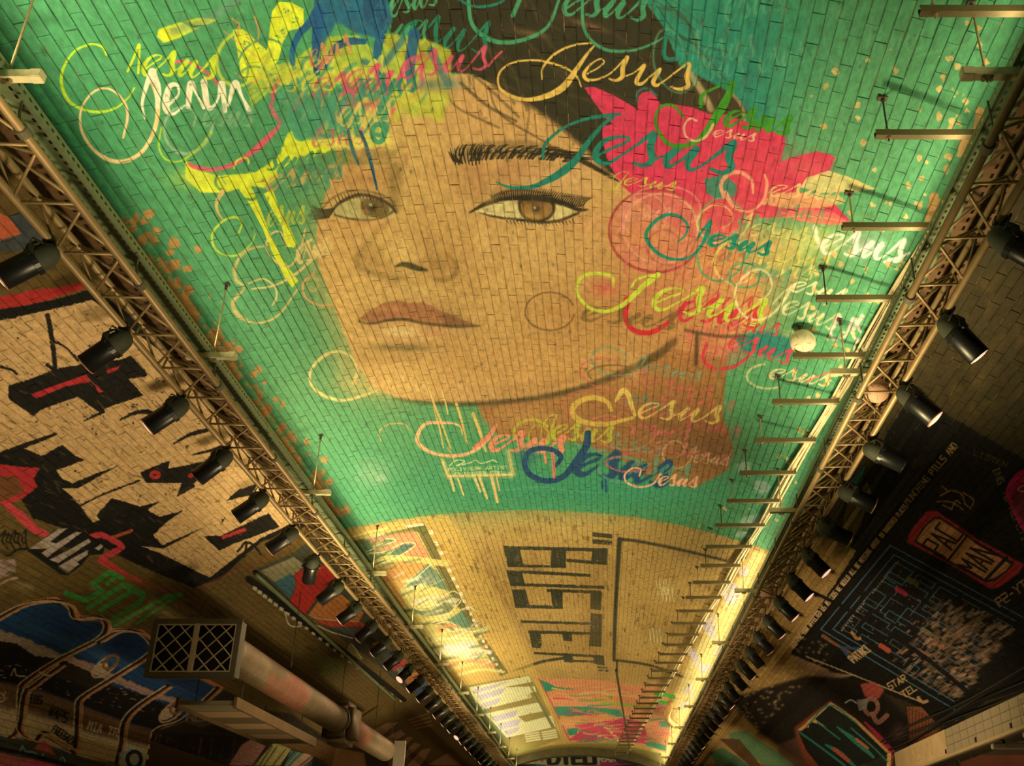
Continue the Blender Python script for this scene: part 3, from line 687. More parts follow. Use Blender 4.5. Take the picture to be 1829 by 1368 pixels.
for x0, y0, x1, y1, w in [(805, 854, 811, 876, 5), (818, 854, 828, 884, 4), (848, 854, 858, 878, 5), (856, 852, 870, 890, 5), (878, 852, 888, 896, 7), (886, 850, 892, 876, 4)]:
    S([(x0, y0), (x1, y1)], [w, w * .8], (234, 190, 110), .95)
S([(900, 876), (960, 870), (1030, 878), (1120, 882)], 3, (90, 160, 110), .5)
# ---- peeling and bare edges of the green
def peel(side):
    for _ in range(150 if side < 0 else 170):
        y = rnd.uniform(380, 935) if side < 0 else rnd.uniform(40, 930)
        k = 0.728 - abs(rnd.gauss(0, .03)) if side < 0 else 0.50 - abs(rnd.gauss(0, .11))
        if side > 0 and k < 0.2: continue
        x = VPX + side * k * (VPY - y)
        if side > 0 and y < 900 and x < 1440 - max(0, (y - 640)) * .5: continue
        r = rnd.uniform(3, 11) * (0.5 + (VPY - y) / 1600) * (1 if side < 0 else .62)
        pts = [(x + r * rnd.uniform(.4, 1.2) * math.cos(t), y + r * rnd.uniform(.4, 1.3) * math.sin(t)) for t in np.linspace(0, 6.28, 8)[:-1]]
        P(pts, (196, 134, 66) if side < 0 else rnd.choice([(226, 186, 104), (200, 160, 84)]), .9, rough=1.5, speck=.12 if side < 0 else 0)
peel(-1); peel(1)
for y in range(400, 948, 9):
    x = VPX - .742 * (VPY - y); w = (14 + 30 * abs(math.sin(y * .037) * math.cos(y * .011))) * (VPY - y) / 1000
    P([(x - 30, y - 9), (x + w, y - 7), (x + w * .7, y + 3), (x - 25, y + 6)], (190, 128, 60), .95, rough=4)
for x, y, w, h in [(1748, 215, 12, 26), (1722, 255, 14, 24), (1665, 375, 14, 30), (1668, 360, 10, 16)]:
    P([(x - w, y + h), (x - w * .2, y - h), (x + w, y - h * .7), (x + w * .3, y + h)], (216, 160, 84), .95, rough=2)
for _ in range(220):
    x, y = rnd.uniform(80, 1680), rnd.uniform(0, 900)
    B(x, y, rnd.uniform(1, 3), rnd.uniform(1, 4), (40, 50, 30), .5)
# ---- beyond the green: big black capitals, panels, film-strip border
def z8(pts):
    return [(610 + x / 3, 912 + y / 3) for x, y in pts]
BK = (44, 46, 26)
for q in [[(1345, 116), (1450, 128), (1450, 150), (1345, 140)], [(1345, 153), (1450, 163), (1450, 186), (1345, 178)],
          [(865, 188), (950, 193), (975, 300), (890, 300)], [(945, 192), (1425, 203), (1424, 222), (948, 210)], [(1125, 205), (1205, 208), (1200, 305), (1120, 302)], [(1345, 212), (1425, 214), (1422, 292), (1335, 286)],
          [(892, 288), (1205, 296), (1203, 308), (895, 303)], [(1205, 258), (1422, 276), (1420, 292), (1205, 276)],
          [(883, 320), (965, 325), (985, 404), (905, 402)], [(965, 320), (1335, 340), (1335, 356), (965, 338)], [(905, 388), (1410, 404), (1408, 421), (905, 404)],
          [(913, 424), (985, 424), (1010, 520), (930, 520)], [(930, 504), (1185, 512), (1185, 528), (932, 522)], [(1120, 420), (1185, 428), (1185, 525), (1130, 520)], [(1100, 420), (1392, 430), (1390, 446), (1100, 436)], [(1335, 440), (1397, 440), (1390, 535), (1333, 528)],
          [(960, 588), (1332, 600), (1332, 613), (960, 602)], [(1335, 550), (1397, 555), (1395, 662), (1330, 656)],
          [(1000, 642), (1395, 654), (1395, 668), (1002, 658)], [(1004, 645), (1066, 650), (1075, 738), (1020, 735)], [(1180, 650), (1236, 652), (1235, 702), (1190, 698)], [(1330, 660), (1394, 662), (1392, 732), (1326, 726)],
          [(1030, 758), (1402, 776), (1400, 790), (1030, 770)], [(1183, 764), (1240, 768), (1240, 816), (1195, 812)], [(1240, 800), (1400, 806), (1400, 816), (1240, 812)], [(1350, 775), (1406, 780), (1410, 832), (1353, 822)],
          [(1370, 834), (1426, 840), (1426, 849), (1370, 844)], [(1375, 852), (1430, 856), (1430, 864), (1376, 860)]]:
    P(z8(q), BK, .95, rough=.8, speck=.12)
S(z8([(1190, 790), (1080, 808), (990, 836), (920, 857)]), [5, 5, 5, 2], BK, .95, rough=.6)
S(z8([(1490, 153), (1600, 166), (1829, 212), (2060, 268)]), [6, 5, 5, 4], (42, 42, 24), .95, f=.6); S(z8([(1490, 155), (1475, 400), (1465, 600), (1460, 800)]), [9, 7, 7, 5], (42, 42, 24), .95, f=.8)
S(z8([(1460, 800), (1650, 828), (1829, 890), (1920, 910)]), [4, 4, 4, 3], (46, 44, 26), .9, f=.6); S([(1102, 1180), (1102, 1200)], 4, BK, .8)
for x, y in [(1172, 1048), (1160, 1135), (1182, 1060)]:
    for k in range(4): S([(x + k * 6, y - 12), (x + k * 6 + 3, y + 14)], 2, (232, 214, 140), .8)
B(1060, 1130, 30, 100, (150, 106, 52), .4); B(1180, 1010, 60, 40, (160, 120, 56), .35)
# strip by the right tray: uplight brightness painted in cream, with lilac patches
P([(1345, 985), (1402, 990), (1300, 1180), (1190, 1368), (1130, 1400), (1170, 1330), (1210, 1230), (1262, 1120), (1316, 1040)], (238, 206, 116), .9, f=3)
for x, y, rx, ry in [(1310, 1060, 20, 26), (1270, 1120, 18, 30), (1255, 1195, 16, 16), (1240, 1175, 10, 20), (1232, 1235, 12, 20), (1285, 1165, 12, 12), (1330, 1020, 12, 14), (1222, 1260, 9, 10)]:
    P([(x + rx * rnd.uniform(.5, 1.1) * math.cos(t), y + ry * rnd.uniform(.5, 1.1) * math.sin(t)) for t in np.linspace(0, 6.28, 12)[:-1]], (206, 186, 178), .85, rough=3, speck=.3)
for x, y, rx, ry in [(1345, 930, 26, 14), (1330, 955, 22, 10), (1375, 905, 14, 10), (1330, 835, 18, 12), (1362, 870, 20, 14)]:
    P([(x + rx * rnd.uniform(.5, 1.1) * math.cos(t), y + ry * rnd.uniform(.5, 1.1) * math.sin(t)) for t in np.linspace(0, 6.28, 12)[:-1]], (170, 182, 150), .75, rough=2, f=2)
# left panels
P([(606, 950), (700, 934), (760, 922), (800, 918), (860, 1010), (960, 1200), (1000, 1300), (980, 1368), (880, 1368), (800, 1250), (700, 1110)], (226, 178, 78), .6, f=4)
P([(620, 975), (660, 955), (745, 942), (775, 990), (810, 1060), (850, 1130), (885, 1180), (800, 1200), (740, 1130), (680, 1050)], (222, 196, 100), .9, f=1)
P([(743, 944), (759, 938), (791, 1007), (822, 1065), (854, 1122), (908, 1202), (894, 1208), (838, 1122), (802, 1058), (772, 1000)], (112, 100, 44), .95, rough=1)
P([(625, 968), (700, 950), (758, 938), (760, 946), (705, 960), (640, 974)], (96, 100, 46), .9, rough=1); S([(618, 962), (660, 950), (690, 944)], 4, (238, 222, 110), .9); S([(726, 940), (755, 936)], 5, (238, 210, 170), .9)
for x, y, s in [(770, 951, 9), (779, 971, 8), (788, 988, 8), (796, 1005, 8), (803, 1019, 8), (810, 1034, 8), (817, 1048, 7), (824, 1061, 7), (829, 1074, 7), (835, 1086, 7), (841, 1097, 6), (846, 1108, 6), (851, 1118, 6), (858, 1137, 6), (863, 1146, 6), (868, 1155, 6), (874, 1166, 5), (880, 1176, 5), (887, 1187, 5), (894, 1198, 5)]:
    P([(x - s * .5, y - s * .4), (x + s * .4, y - s * .5), (x + s * .55, y + s * .4), (x - s * .35, y + s * .45)], (244, 222, 168))
P([(630, 975), (690, 958), (700, 985), (690, 1000), (650, 1008), (635, 995)], (86, 116, 74), .9, f=2)
P([(658, 962), (740, 948), (768, 995), (740, 1000), (700, 985), (672, 985)], (226, 140, 86), .9, f=2)
P([(660, 985), (690, 975), (708, 964), (690, 964), (672, 972)], (84, 124, 72), .9); P([(655, 1003), (690, 995), (720, 972), (742, 972), (725, 985), (705, 997), (668, 1010)], (66, 106, 82), .95, f=.6)
S([(655, 1012), (690, 996), (740, 998), (790, 1006), (800, 1004)], [4, 8, 8, 11, 8], (240, 208, 104), .95)
P([(680, 1012), (720, 1002), (765, 1008), (735, 1032), (685, 1042)], (212, 142, 62), .9, f=1.5)
P([(765, 1007), (788, 1030), (800, 1055), (760, 1045), (720, 1050), (740, 1030)], (96, 124, 92), .95, f=1); B(765, 1036, 16, 8, (196, 176, 140), .7, -.3)
P([(680, 1045), (735, 1032), (715, 1050), (725, 1068), (720, 1085), (710, 1088)], (232, 168, 74), .9)
P([(720, 1052), (780, 1048), (788, 1060), (760, 1058), (722, 1068)], (226, 196, 96), .9); P([(735, 1070), (780, 1062), (822, 1070), (810, 1085), (790, 1078), (750, 1085)], (226, 206, 150), .85, f=1)
P([(750, 1098), (795, 1075), (812, 1085), (800, 1095), (770, 1100)], (110, 112, 66), .9, f=1); P([(795, 1110), (825, 1092), (840, 1115), (838, 1128), (815, 1115)], (92, 136, 96), .95, f=1)
for pts, w, c in [([(722, 1118), (760, 1108), (800, 1100), (818, 1088)], 6, (236, 200, 90)), ([(740, 1140), (790, 1132), (850, 1128), (872, 1120)], 6, (236, 206, 110)), ([(735, 1125), (770, 1112), (800, 1118), (812, 1128)], 5, (120, 116, 58)), ([(745, 1150), (790, 1140), (850, 1142)], 6, (238, 214, 120)),
                  ([(785, 1126), (805, 1116), (818, 1120)], 5, (222, 130, 74)), ([(800, 1135), (840, 1125), (870, 1120)], 8, (206, 180, 90)), ([(735, 1078), (760, 1084), (790, 1080)], 2.5, (240, 226, 150)), ([(700, 1095), (740, 1090), (760, 1098)], 6, (96, 112, 58)), ([(775, 1168), (830, 1160), (875, 1165)], 8, (236, 216, 170)),
                  ([(760, 1160), (800, 1152), (840, 1150)], 5, (120, 132, 84)), ([(800, 1190), (840, 1180), (880, 1188)], 8, (222, 150, 90)), ([(790, 1178), (820, 1172)], 5, (126, 120, 70)), ([(820, 1205), (860, 1196), (900, 1200)], 5, (238, 214, 120))]:
    S(pts, w, c, .92, f=.6)
P([(790, 1150), (845, 1142), (862, 1165), (850, 1178), (800, 1172)], (232, 208, 176), .8, f=2)
P([(690, 1105), (725, 1100), (745, 1150), (730, 1150)], (88, 110, 60), .8, f=2)
for pts in [[(655, 985), (690, 972), (708, 964), (690, 962)], [(660, 988), (688, 985), (720, 970), (742, 972), (722, 988), (700, 998), (668, 1012)], [(720, 1050), (745, 1030), (770, 1008)], [(716, 1052), (722, 1068), (735, 1048)], [(795, 1062), (812, 1056), (824, 1070), (810, 1088), (796, 1104), (770, 1112)], [(735, 1080), (750, 1090), (775, 1086), (782, 1080), (760, 1078)],
            [(780, 1114), (800, 1110), (815, 1118), (812, 1128), (790, 1122)], [(810, 1122), (845, 1128), (870, 1118), (862, 1128), (830, 1136)], [(760, 1150), (800, 1140), (848, 1140)], [(800, 1168), (835, 1160), (860, 1166)], [(850, 1092), (838, 1084), (820, 1090)]]:
    S(pts, 2.0, (242, 224, 150), .95)
for _ in range(90):
    t = rnd.random(); x = 640 + t * 210 + rnd.uniform(-30, 60); y = 965 + t * 225 + rnd.uniform(-10, 10)
    if x > 760 + (y - 940) * .52 or x < 615 + (y - 950) * .86: continue
    S([(x, y), (x + rnd.uniform(10, 34), y - rnd.uniform(2, 12))], rnd.uniform(2, 5), rnd.choice([(236, 210, 110), (104, 122, 70), (226, 150, 84), (236, 220, 170), (128, 132, 84)]), .7, f=.6, rough=.6)
# block letters in cream and lilac
P([(815, 1228), (880, 1216), (945, 1206), (960, 1230), (985, 1280), (1002, 1320), (960, 1335), (890, 1362), (860, 1300)], (150, 126, 58), .9, f=1)
P([(830, 1240), (850, 1240), (890, 1290), (905, 1320), (880, 1330), (850, 1290)], (120, 134, 84), .8, f=3)
CM = (238, 222, 152)
for q in [[(838, 1228), (930, 1210), (945, 1207), (950, 1218), (900, 1228), (955, 1226), (958, 1236), (850, 1256), (844, 1244)], [(850, 1250), (945, 1236), (950, 1246), (862, 1268)], [(866, 1275), (960, 1255), (968, 1262), (972, 1270), (925, 1280), (938, 1290), (985, 1278), (992, 1298), (905, 1318), (880, 1290)]]:
    P(q, CM, .95)
LI = (196, 178, 176)
for q in [[(846, 1232), (912, 1216), (880, 1230), (850, 1240)], [(852, 1242), (905, 1228), (895, 1240), (858, 1252)], [(860, 1257), (895, 1246), (890, 1256), (866, 1265)], [(880, 1280), (925, 1268), (920, 1280), (885, 1290)], [(888, 1292), (932, 1284), (926, 1296), (894, 1304)], [(898, 1306), (928, 1298), (925, 1306), (908, 1314)]]:
    P(q, LI, .95)
P([(938, 1212), (944, 1222), (985, 1300), (992, 1300), (950, 1228)], (116, 108, 54), .9)
for x, y in [(950, 1312), (980, 1308)]:
    for k in range(4): S([(x - 12 + k, y + k * 4), (x + 12 + k, y - 4 + k * 4)], 3, CM, .9)
B(850, 1310, 24, 12, (232, 196, 80), .8); B(920, 1340, 50, 12, (170, 160, 70), .6)
# orange panel
PAN = [(962, 1212), (1006, 1212), (1060, 1214), (1104, 1219), (1152, 1226), (1200, 1238), (1198, 1290), (1190, 1345), (1150, 1330), (1100, 1323), (1018, 1323)]
P(PAN, (228, 142, 84)); S([(962, 1212), (990, 1265), (1018, 1323)], 2.5, (206, 70, 70), .9)
P([(964, 1214), (978, 1219), (992, 1227), (1030, 1231), (992, 1232), (975, 1236)], (40, 140, 96))
P([(988, 1262), (1045, 1262), (1108, 1268), (1112, 1280), (1060, 1276), (1000, 1282)], (60, 142, 100), rough=1); P([(998, 1286), (1030, 1278), (1075, 1290), (1000, 1296)], (226, 160, 84), .9)
P([(1060, 1290), (1110, 1282), (1150, 1290), (1160, 1330), (1100, 1322), (1015, 1322), (1040, 1305), (1025, 1296)], (206, 58, 76), rough=1.5); P([(1012, 1302), (1032, 1300), (1030, 1312), (1016, 1314)], (44, 132, 92)); P([(1045, 1318), (1062, 1310), (1075, 1318)], (60, 132, 90), rough=1)
S([(1002, 1280), (1050, 1286), (1090, 1282)], 5, (232, 150, 74), .9); S([(1085, 1300), (1105, 1322)], 5, (236, 196, 100), .9); S([(1035, 1250), (1065, 1250), (1092, 1246)], 5, (100, 160, 40), .9, f=.6); S([(1075, 1256), (1110, 1258), (1165, 1264)], 5, (150, 178, 50), .9, f=.6)
S([(1040, 1236), (1090, 1238), (1140, 1246)], 3, (232, 176, 100), .8); P([(1176, 1290), (1198, 1284), (1196, 1300), (1180, 1298)], (80, 150, 112), .9); P([(1152, 1322), (1190, 1332), (1190, 1342), (1155, 1332)], (40, 140, 90), .9)
for _ in range(110):
    y = rnd.uniform(1218, 1326); x = rnd.uniform(970 + (y - 1212) * .5, 1185)
    low = (y - 1212) / 115
    c = rnd.choice([(236, 160, 90), (232, 186, 100), (226, 128, 80)] if rnd.random() > low else [(206, 58, 76), (60, 140, 92), (232, 170, 84), (196, 70, 84), (226, 110, 90), (110, 150, 90)])
    S([(x, y), (x + rnd.uniform(8, 26), y + rnd.uniform(-3, 4)), (x + rnd.uniform(20, 44), y + rnd.uniform(-3, 6))], [rnd.uniform(1.5, 4.5), 2, 1], c, .85, rough=.8)
S([(1172, 1238), (1202, 1244)], 8, (60, 176, 50), .95); S([(1174, 1252), (1196, 1256)], 6, (60, 170, 44), .9)
P([(880, 1368), (910, 1350), (980, 1332), (1030, 1328), (1100, 1328), (1180, 1346), (1190, 1372), (1100, 1345), (1030, 1340), (960, 1345)], (140, 120, 52), .9, f=1)

# ---- left haunch: bare brown brick, the great cream capitals, tags, the blue picture, film strip
WL = [(-300, 120), (-250, -150), (-160, -150), (-30, 130), (250, 500), (600, 950), (900, 1368), (930, 1420), (-160, 1420)]
P([(-160, 130), (-60, 60), (250, 500), (600, 950), (900, 1368), (930, 1500), (-160, 1500)], (104, 78, 32), f=2)
for _ in range(260):
    x, y = rnd.uniform(-100, 700), rnd.uniform(300, 1368)
    if (VPX - x) / (VPY - y) < .86: continue
    B(x, y, rnd.uniform(6, 26), rnd.uniform(4, 12), rnd.choice([(74, 54, 24), (128, 98, 42), (92, 70, 26)]), .4, .7)
P([(-20, 370), (13, 387), (25, 400), (40, 418), (16, 430), (-20, 440)], (204, 96, 54), rough=1); P([(14, 384), (40, 382), (62, 402), (78, 425), (45, 446), (-20, 455), (-20, 436), (38, 418)], (70, 72, 62), rough=1)
B(30, 470, 50, 20, (90, 70, 34), .7)
P([(-20, 535), (60, 518), (100, 514), (146, 504), (152, 516), (90, 535), (-20, 562)], (186, 44, 36), .95, rough=2, speck=.12)
DK = (20, 18, 13)
P([(-20, 556), (50, 545), (100, 535), (170, 515), (330, 640), (570, 925), (530, 950), (470, 966), (440, 990), (392, 1036), (345, 1050), (300, 1032), (230, 1002), (150, 957), (60, 926), (36, 890), (-20, 870)], DK, rough=1.5)
CL = (212, 162, 94)
P([(-20, 577), (60, 560), (165, 536), (330, 660), (470, 830), (545, 925), (465, 962), (375, 1032), (345, 1018), (290, 990), (252, 976), (275, 955), (300, 930), (250, 905), (190, 925), (165, 934), (140, 900), (120, 880), (80, 850), (40, 830), (-20, 812)], CL, rough=1.5, speck=.1)
for q in [[(15, 689), (50, 679), (99, 659), (139, 652), (219, 642), (234, 635), (263, 667), (263, 672), (229, 677), (256, 707), (189, 729), (179, 738), (139, 709), (109, 719), (75, 731), (60, 744), (42, 731), (15, 712)],
          [(-20, 812), (10, 806), (40, 800), (75, 815), (105, 798), (112, 795), (135, 815), (152, 822), (112, 836), (100, 840), (112, 856), (130, 863), (215, 830), (140, 872), (108, 872), (132, 902), (165, 932), (60, 900), (30, 845), (-20, 832)],
          [(250, 844), (305, 822), (300, 838), (367, 824), (389, 799), (402, 799), (389, 847), (355, 858), (317, 883), (325, 863), (261, 863)],
          [(403, 895), (428, 874), (461, 864), (450, 884)], [(250, 905), (285, 896), (262, 912), (275, 926), (328, 912), (270, 952), (290, 974), (367, 941), (292, 980), (252, 976), (230, 945), (190, 925)],
          [(364, 958), (394, 958), (450, 930), (480, 917), (499, 941), (417, 972), (392, 984)], [(172, 920), (200, 890), (250, 905), (230, 950), (200, 960)], [(275, 740), (300, 735), (310, 752), (280, 764)]]:
    P(q, DK, .97, rough=1.5, speck=.06)
for pts, w in [([(85, 563), (92, 600), (97, 640), (99, 662)], [8, 9, 8, 7]), ([(97, 610), (120, 622), (140, 645)], 4), ([(84, 652), (96, 660)], 6), ([(100, 775), (60, 790), (0, 812)], [4, 8, 9]), ([(150, 752), (185, 735)], [2, 6]), ([(215, 750), (240, 738), (265, 736), (285, 748)], [3, 6, 8, 10]), ([(310, 792), (340, 776), (370, 768)], [3, 6, 7]),
               ([(345, 812), (375, 805), (398, 798)], [3, 5, 7]), ([(140, 905), (180, 885), (250, 858)], 3), ([(425, 985), (440, 968), (436, 995)], 4), ([(440, 968), (455, 975), (465, 990)], 4), ([(0, 655), (20, 660), (30, 668)], 4), ([(317, 885), (345, 868)], [3, 6])]:
    S(pts, w, DK, .95, rough=1.5)
for _ in range(220):
    x = rnd.uniform(0, 480); y = rnd.uniform(560, 1000)
    if y < 540 + max(0, x - 160) * 1.25: continue
    S([(x, y), (x + rnd.uniform(4, 16), y + rnd.uniform(2, 12))], rnd.uniform(1, 3.5), (112, 84, 38), .55, rough=1)
RD = (194, 48, 44)
for q in [[(55, 704), (154, 669), (164, 682), (119, 690), (65, 712)], [(190, 662), (216, 652), (212, 660), (192, 668)], [(166, 683), (186, 700), (176, 702)], [(-20, 826), (35, 834), (72, 836), (60, 856), (68, 870), (40, 890), (12, 902), (-20, 900)], [(396, 958), (436, 943), (442, 948), (398, 963)]]:
    P(q, RD, .95, rough=1.5)
ring(277, 848, 7, 5, 7, (186, 50, 40)); S([(340, 850), (364, 842)], 8, (186, 50, 40), .9, rough=1)
P([(-20, 850), (30, 852), (45, 880), (-20, 905)], (112, 72, 30), .9, rough=2)
S([(12, 902), (40, 925), (62, 945), (84, 955)], [12, 16, 15, 10], (206, 62, 60), .95, rough=2); S([(160, 960), (180, 955), (195, 962), (214, 972), (214, 980), (182, 998)], 11, (204, 56, 56), .95, rough=2); S([(180, 1000), (205, 1015), (230, 1030), (260, 1040)], [11, 12, 9, 5], (200, 56, 50), .95, rough=2)
S([(200, 960), (235, 948)], 6, (188, 84, 44), .9, rough=1); S([(230, 1030), (280, 1050), (330, 1060)], [8, 8, 4], (150, 66, 32), .7, rough=2, f=1); S([(350, 1052), (420, 1020), (500, 985), (560, 940)], 5, (140, 70, 34), .6, rough=1)
# grey tag
P([(48, 984), (100, 946), (122, 941), (146, 948), (166, 960), (188, 968), (184, 990), (160, 992), (144, 1011), (122, 1028), (108, 1026), (58, 990)], DK, .97, rough=.6)
GY = (172, 146, 112)
for q in [[(52, 981), (104, 945), (121, 944), (90, 968), (104, 972), (92, 981)], [(74, 988), (108, 966), (136, 950), (146, 951), (118, 972), (84, 996)], [(88, 1000), (120, 984), (158, 962), (163, 968), (104, 1006)], [(104, 1012), (134, 994), (158, 982), (157, 991), (138, 1004), (142, 1008), (121, 1023)], [(168, 980), (180, 972), (185, 976), (176, 984)]]:
    P(q, GY)
for k in range(7):
    S([(0 + k * 7, 958 - k), (10 + k * 6, 948 + (k % 3) * 5), (4 + k * 7, 966), (14 + k * 6, 980 - (k % 2) * 10)], 2.8, DK, .95)
S([(0, 985), (14, 992), (30, 982), (48, 980)], 4, DK)
P([(-20, 1000), (28, 1000), (28, 1022), (12, 1030), (-20, 1040)], (176, 140, 108), .8, rough=2, f=1); S([(-10, 1050), (14, 1036), (30, 1032)], 4, (186, 150, 112), .8); B(45, 1048, 18, 8, (176, 140, 90), .6, .3)
# green tag
GT = (62, 136, 46)
for pts, w in [([(218, 1032), (196, 1022), (164, 1044), (182, 1056), (152, 1072), (118, 1060)], 10), ([(192, 1042), (208, 1030)], 8), ([(158, 1086), (220, 1044), (256, 1062), (250, 1076), (200, 1108)], [9, 10, 10, 9, 8]), ([(178, 1090), (235, 1056)], 8), ([(205, 1118), (300, 1064), (322, 1062)], [5, 7, 9]), ([(244, 1114), (310, 1068)], 5)]:
    S(pts, w, GT, .92, rough=.8, curve=False)
# blue picture inside bubble letters
OG = (206, 122, 62)
P([(-20, 1105), (50, 1072), (100, 1066), (134, 1082), (145, 1100), (184, 1100), (198, 1122), (215, 1122), (255, 1124), (284, 1150), (330, 1190), (400, 1228), (330, 1290), (290, 1302), (275, 1368), (-20, 1340)], OG, rough=.8)
P([(-20, 1120), (50, 1082), (100, 1076), (124, 1090), (134, 1110), (178, 1110), (188, 1124), (178, 1142), (215, 1128), (250, 1132), (270, 1152), (330, 1200), (392, 1232), (328, 1284), (284, 1300), (266, 1325), (262, 1368), (-20, 1330)], (26, 58, 82), f=1)
for x, y, rx, ry, c in [(70, 1125, 60, 14, (44, 88, 104)), (130, 1130, 40, 12, (18, 44, 74)), (225, 1150, 40, 16, (16, 34, 64)), (190, 1175, 40, 10, (58, 96, 112)), (320, 1225, 40, 12, (46, 64, 84)), (30, 1110, 30, 10, (30, 66, 90))]:
    B(x, y, rx, ry, c, .8, .3)
S([(-20, 1128), (40, 1150), (110, 1180), (150, 1192)], 22, (190, 150, 104), .9, rough=3, f=1); S([(110, 1175), (160, 1192), (200, 1210), (260, 1235), (320, 1255), (345, 1262)], [14, 16, 14, 13, 12, 10], (192, 140, 100), .9, rough=3, f=.6)
P([(-20, 1142), (30, 1150), (60, 1172), (110, 1178), (160, 1200), (200, 1226), (250, 1240), (310, 1266), (330, 1284), (284, 1304), (230, 1292), (150, 1262), (60, 1228), (-20, 1218)], (20, 15, 11), rough=2)
P([(-20, 1216), (60, 1228), (150, 1262), (230, 1292), (275, 1304), (268, 1330), (180, 1312), (90, 1280), (-20, 1262)], (112, 76, 42), f=3)
P([(-20, 1262), (40, 1268), (90, 1284), (180, 1314), (268, 1332), (262, 1368), (140, 1352), (80, 1330), (-20, 1310)], (198, 164, 106), f=2, rough=2)
S([(-10, 1258), (80, 1282), (180, 1312), (262, 1330)], 8, (150, 108, 74), .7, f=3, rough=2)
for _ in range(90):
    t = rnd.random(); x = -10 + t * 330; y = 1190 + t * 75 + rnd.uniform(-12, 22)
    S([(x, y), (x + rnd.uniform(1, 7), y + rnd.uniform(-2, 3))], rnd.uniform(1, 2), rnd.choice([(206, 160, 100), (180, 120, 60), (220, 190, 140)]), .7)
P([(100, 1186), (120, 1184), (196, 1218), (180, 1236), (96, 1208)], (46, 36, 18), .9)
LETT = [[(-20, 1114), (40, 1082), (95, 1074), (124, 1084), (136, 1106), (178, 1104), (190, 1120), (174, 1142), (108, 1176), (50, 1214), (37, 1232), (34, 1280), (28, 1308), (8, 1322)],
        [(176, 1146), (212, 1128), (250, 1132), (272, 1154), (262, 1172), (196, 1214), (146, 1246), (139, 1266), (136, 1320), (132, 1345)], [(300, 1226), (246, 1262), (222, 1290), (216, 1330), (208, 1362)], [(388, 1230), (330, 1284), (286, 1300), (274, 1318), (268, 1368)], [(110, 1188), (60, 1224), (44, 1240), (38, 1280), (36, 1306), (60, 1324), (76, 1310), (96, 1320), (130, 1340)]]
for L in LETT:
    S(L, 9, (24, 18, 12), .95); S([(x + 5, y + 1) for x, y in L], 4, OG, .95); S([(x - 5, y - 1) for x, y in L], 3, (204, 166, 106), .95); S([(x + 9, y + 1) for x, y in L], 2, (204, 166, 106), .9)
for x, y in [(188, 1190), (308, 1270)]:
    ring(x, y, 28, 12, 4, (206, 166, 110), .95, rot=-38); P([(x - 22, y + 14), (x - 14, y - 2), (x + 4, y - 6), (x + 2, y + 8), (x - 12, y + 16)], (204, 168, 112), curve=True); ring(x + 10, y - 8, 16, 9, 5, (150, 90, 40), .95, rot=-38)
for s, a, b, h, c in [('EK9', (0, 1254), (26, 1244), 14, (214, 170, 110)), ('IBS', (52, 1254), (76, 1258), 14, DK), ('WAPS', (86, 1276), (118, 1292), 18, DK), ('FREEGAZA', (92, 1306), (130, 1332), 13, DK), ('MIA', (156, 1302), (182, 1310), 15, (210, 172, 120)), ('TR', (192, 1310), (212, 1316), 13, (210, 172, 120))]:
    text(s, a, b, h, c, 2.4 if len(s) < 5 else 2)
S([(20, 1206), (26, 1194), (30, 1206), (46, 1208)], 2.5, (204, 166, 116)); S([(70, 1200), (82, 1206), (96, 1204)], 2.5, (204, 166, 116))
P([(-20, 1312), (60, 1326), (140, 1350), (200, 1368), (-20, 1368)], (70, 62, 44), .95); P([(70, 1328), (78, 1322), (88, 1330), (100, 1350), (60, 1338)], (196, 84, 76), .95); S([(34, 1348), (40, 1332), (46, 1342), (62, 1344), (70, 1354), (78, 1346)], 2.5, (120, 170, 150), .9); S([(104, 1364), (112, 1352), (118, 1364)], 2.5, (120, 170, 150), .9)
S([(-20, 1333), (60, 1350), (150, 1374)], 7, DK); P([(-20, 1340), (50, 1356), (100, 1372), (-20, 1390)], (176, 84, 70), .95); P([(48, 1354), (100, 1366), (100, 1380), (46, 1380)], (206, 70, 92), .9)
P([(212, 1346), (230, 1330), (254, 1340), (262, 1360), (250, 1376), (215, 1376)], (186, 180, 160), .9, f=.6); ring(240, 1356, 12, 14, 7, DK, .9)
# side passage mouth, its shade painted dark, and the paint round it
P([(280, 1305), (330, 1288), (400, 1232), (470, 1268), (520, 1275), (600, 1330), (690, 1345), (700, 1400), (268, 1400)], (46, 34, 18), f=2)
P([(330, 1290), (420, 1262), (425, 1284), (360, 1300)], (96, 80, 54), .8, f=2)
text('NEKXAK', (334, 1288), (424, 1286), 16, (150, 130, 100), 3, .85)
P([(290, 1308), (440, 1318), (420, 1368), (268, 1400)], (26, 18, 12), .95)
for k in range(7): S([(300 + k * 20, 1315 + k), (292 + k * 20, 1368)], 4, rnd.choice([(70, 54, 32), (110, 84, 54), (40, 34, 22)]), .7, rough=1)
P([(408, 1368), (432, 1330), (455, 1316), (482, 1322), (450, 1368)], (182, 122, 88), .95); P([(452, 1368), (490, 1326), (520, 1338), (500, 1368)], (176, 158, 74), .95); P([(508, 1368), (520, 1340), (560, 1350), (555, 1375)], (84, 116, 90), .95); P([(520, 1368), (545, 1345), (560, 1350), (545, 1372)], (206, 150, 104))
P([(470, 1320), (520, 1300), (600, 1335), (590, 1368), (560, 1350)], (110, 72, 28), .9, f=1); P([(600, 1335), (650, 1345), (655, 1372), (590, 1372)], (150, 100, 44), .9, f=1)
for k in range(14): S([(455 + k * 8, 1368), (478 + k * 8, 1330 + k * 2)], 1.8, rnd.choice([DK, (206, 176, 100)]), .7)
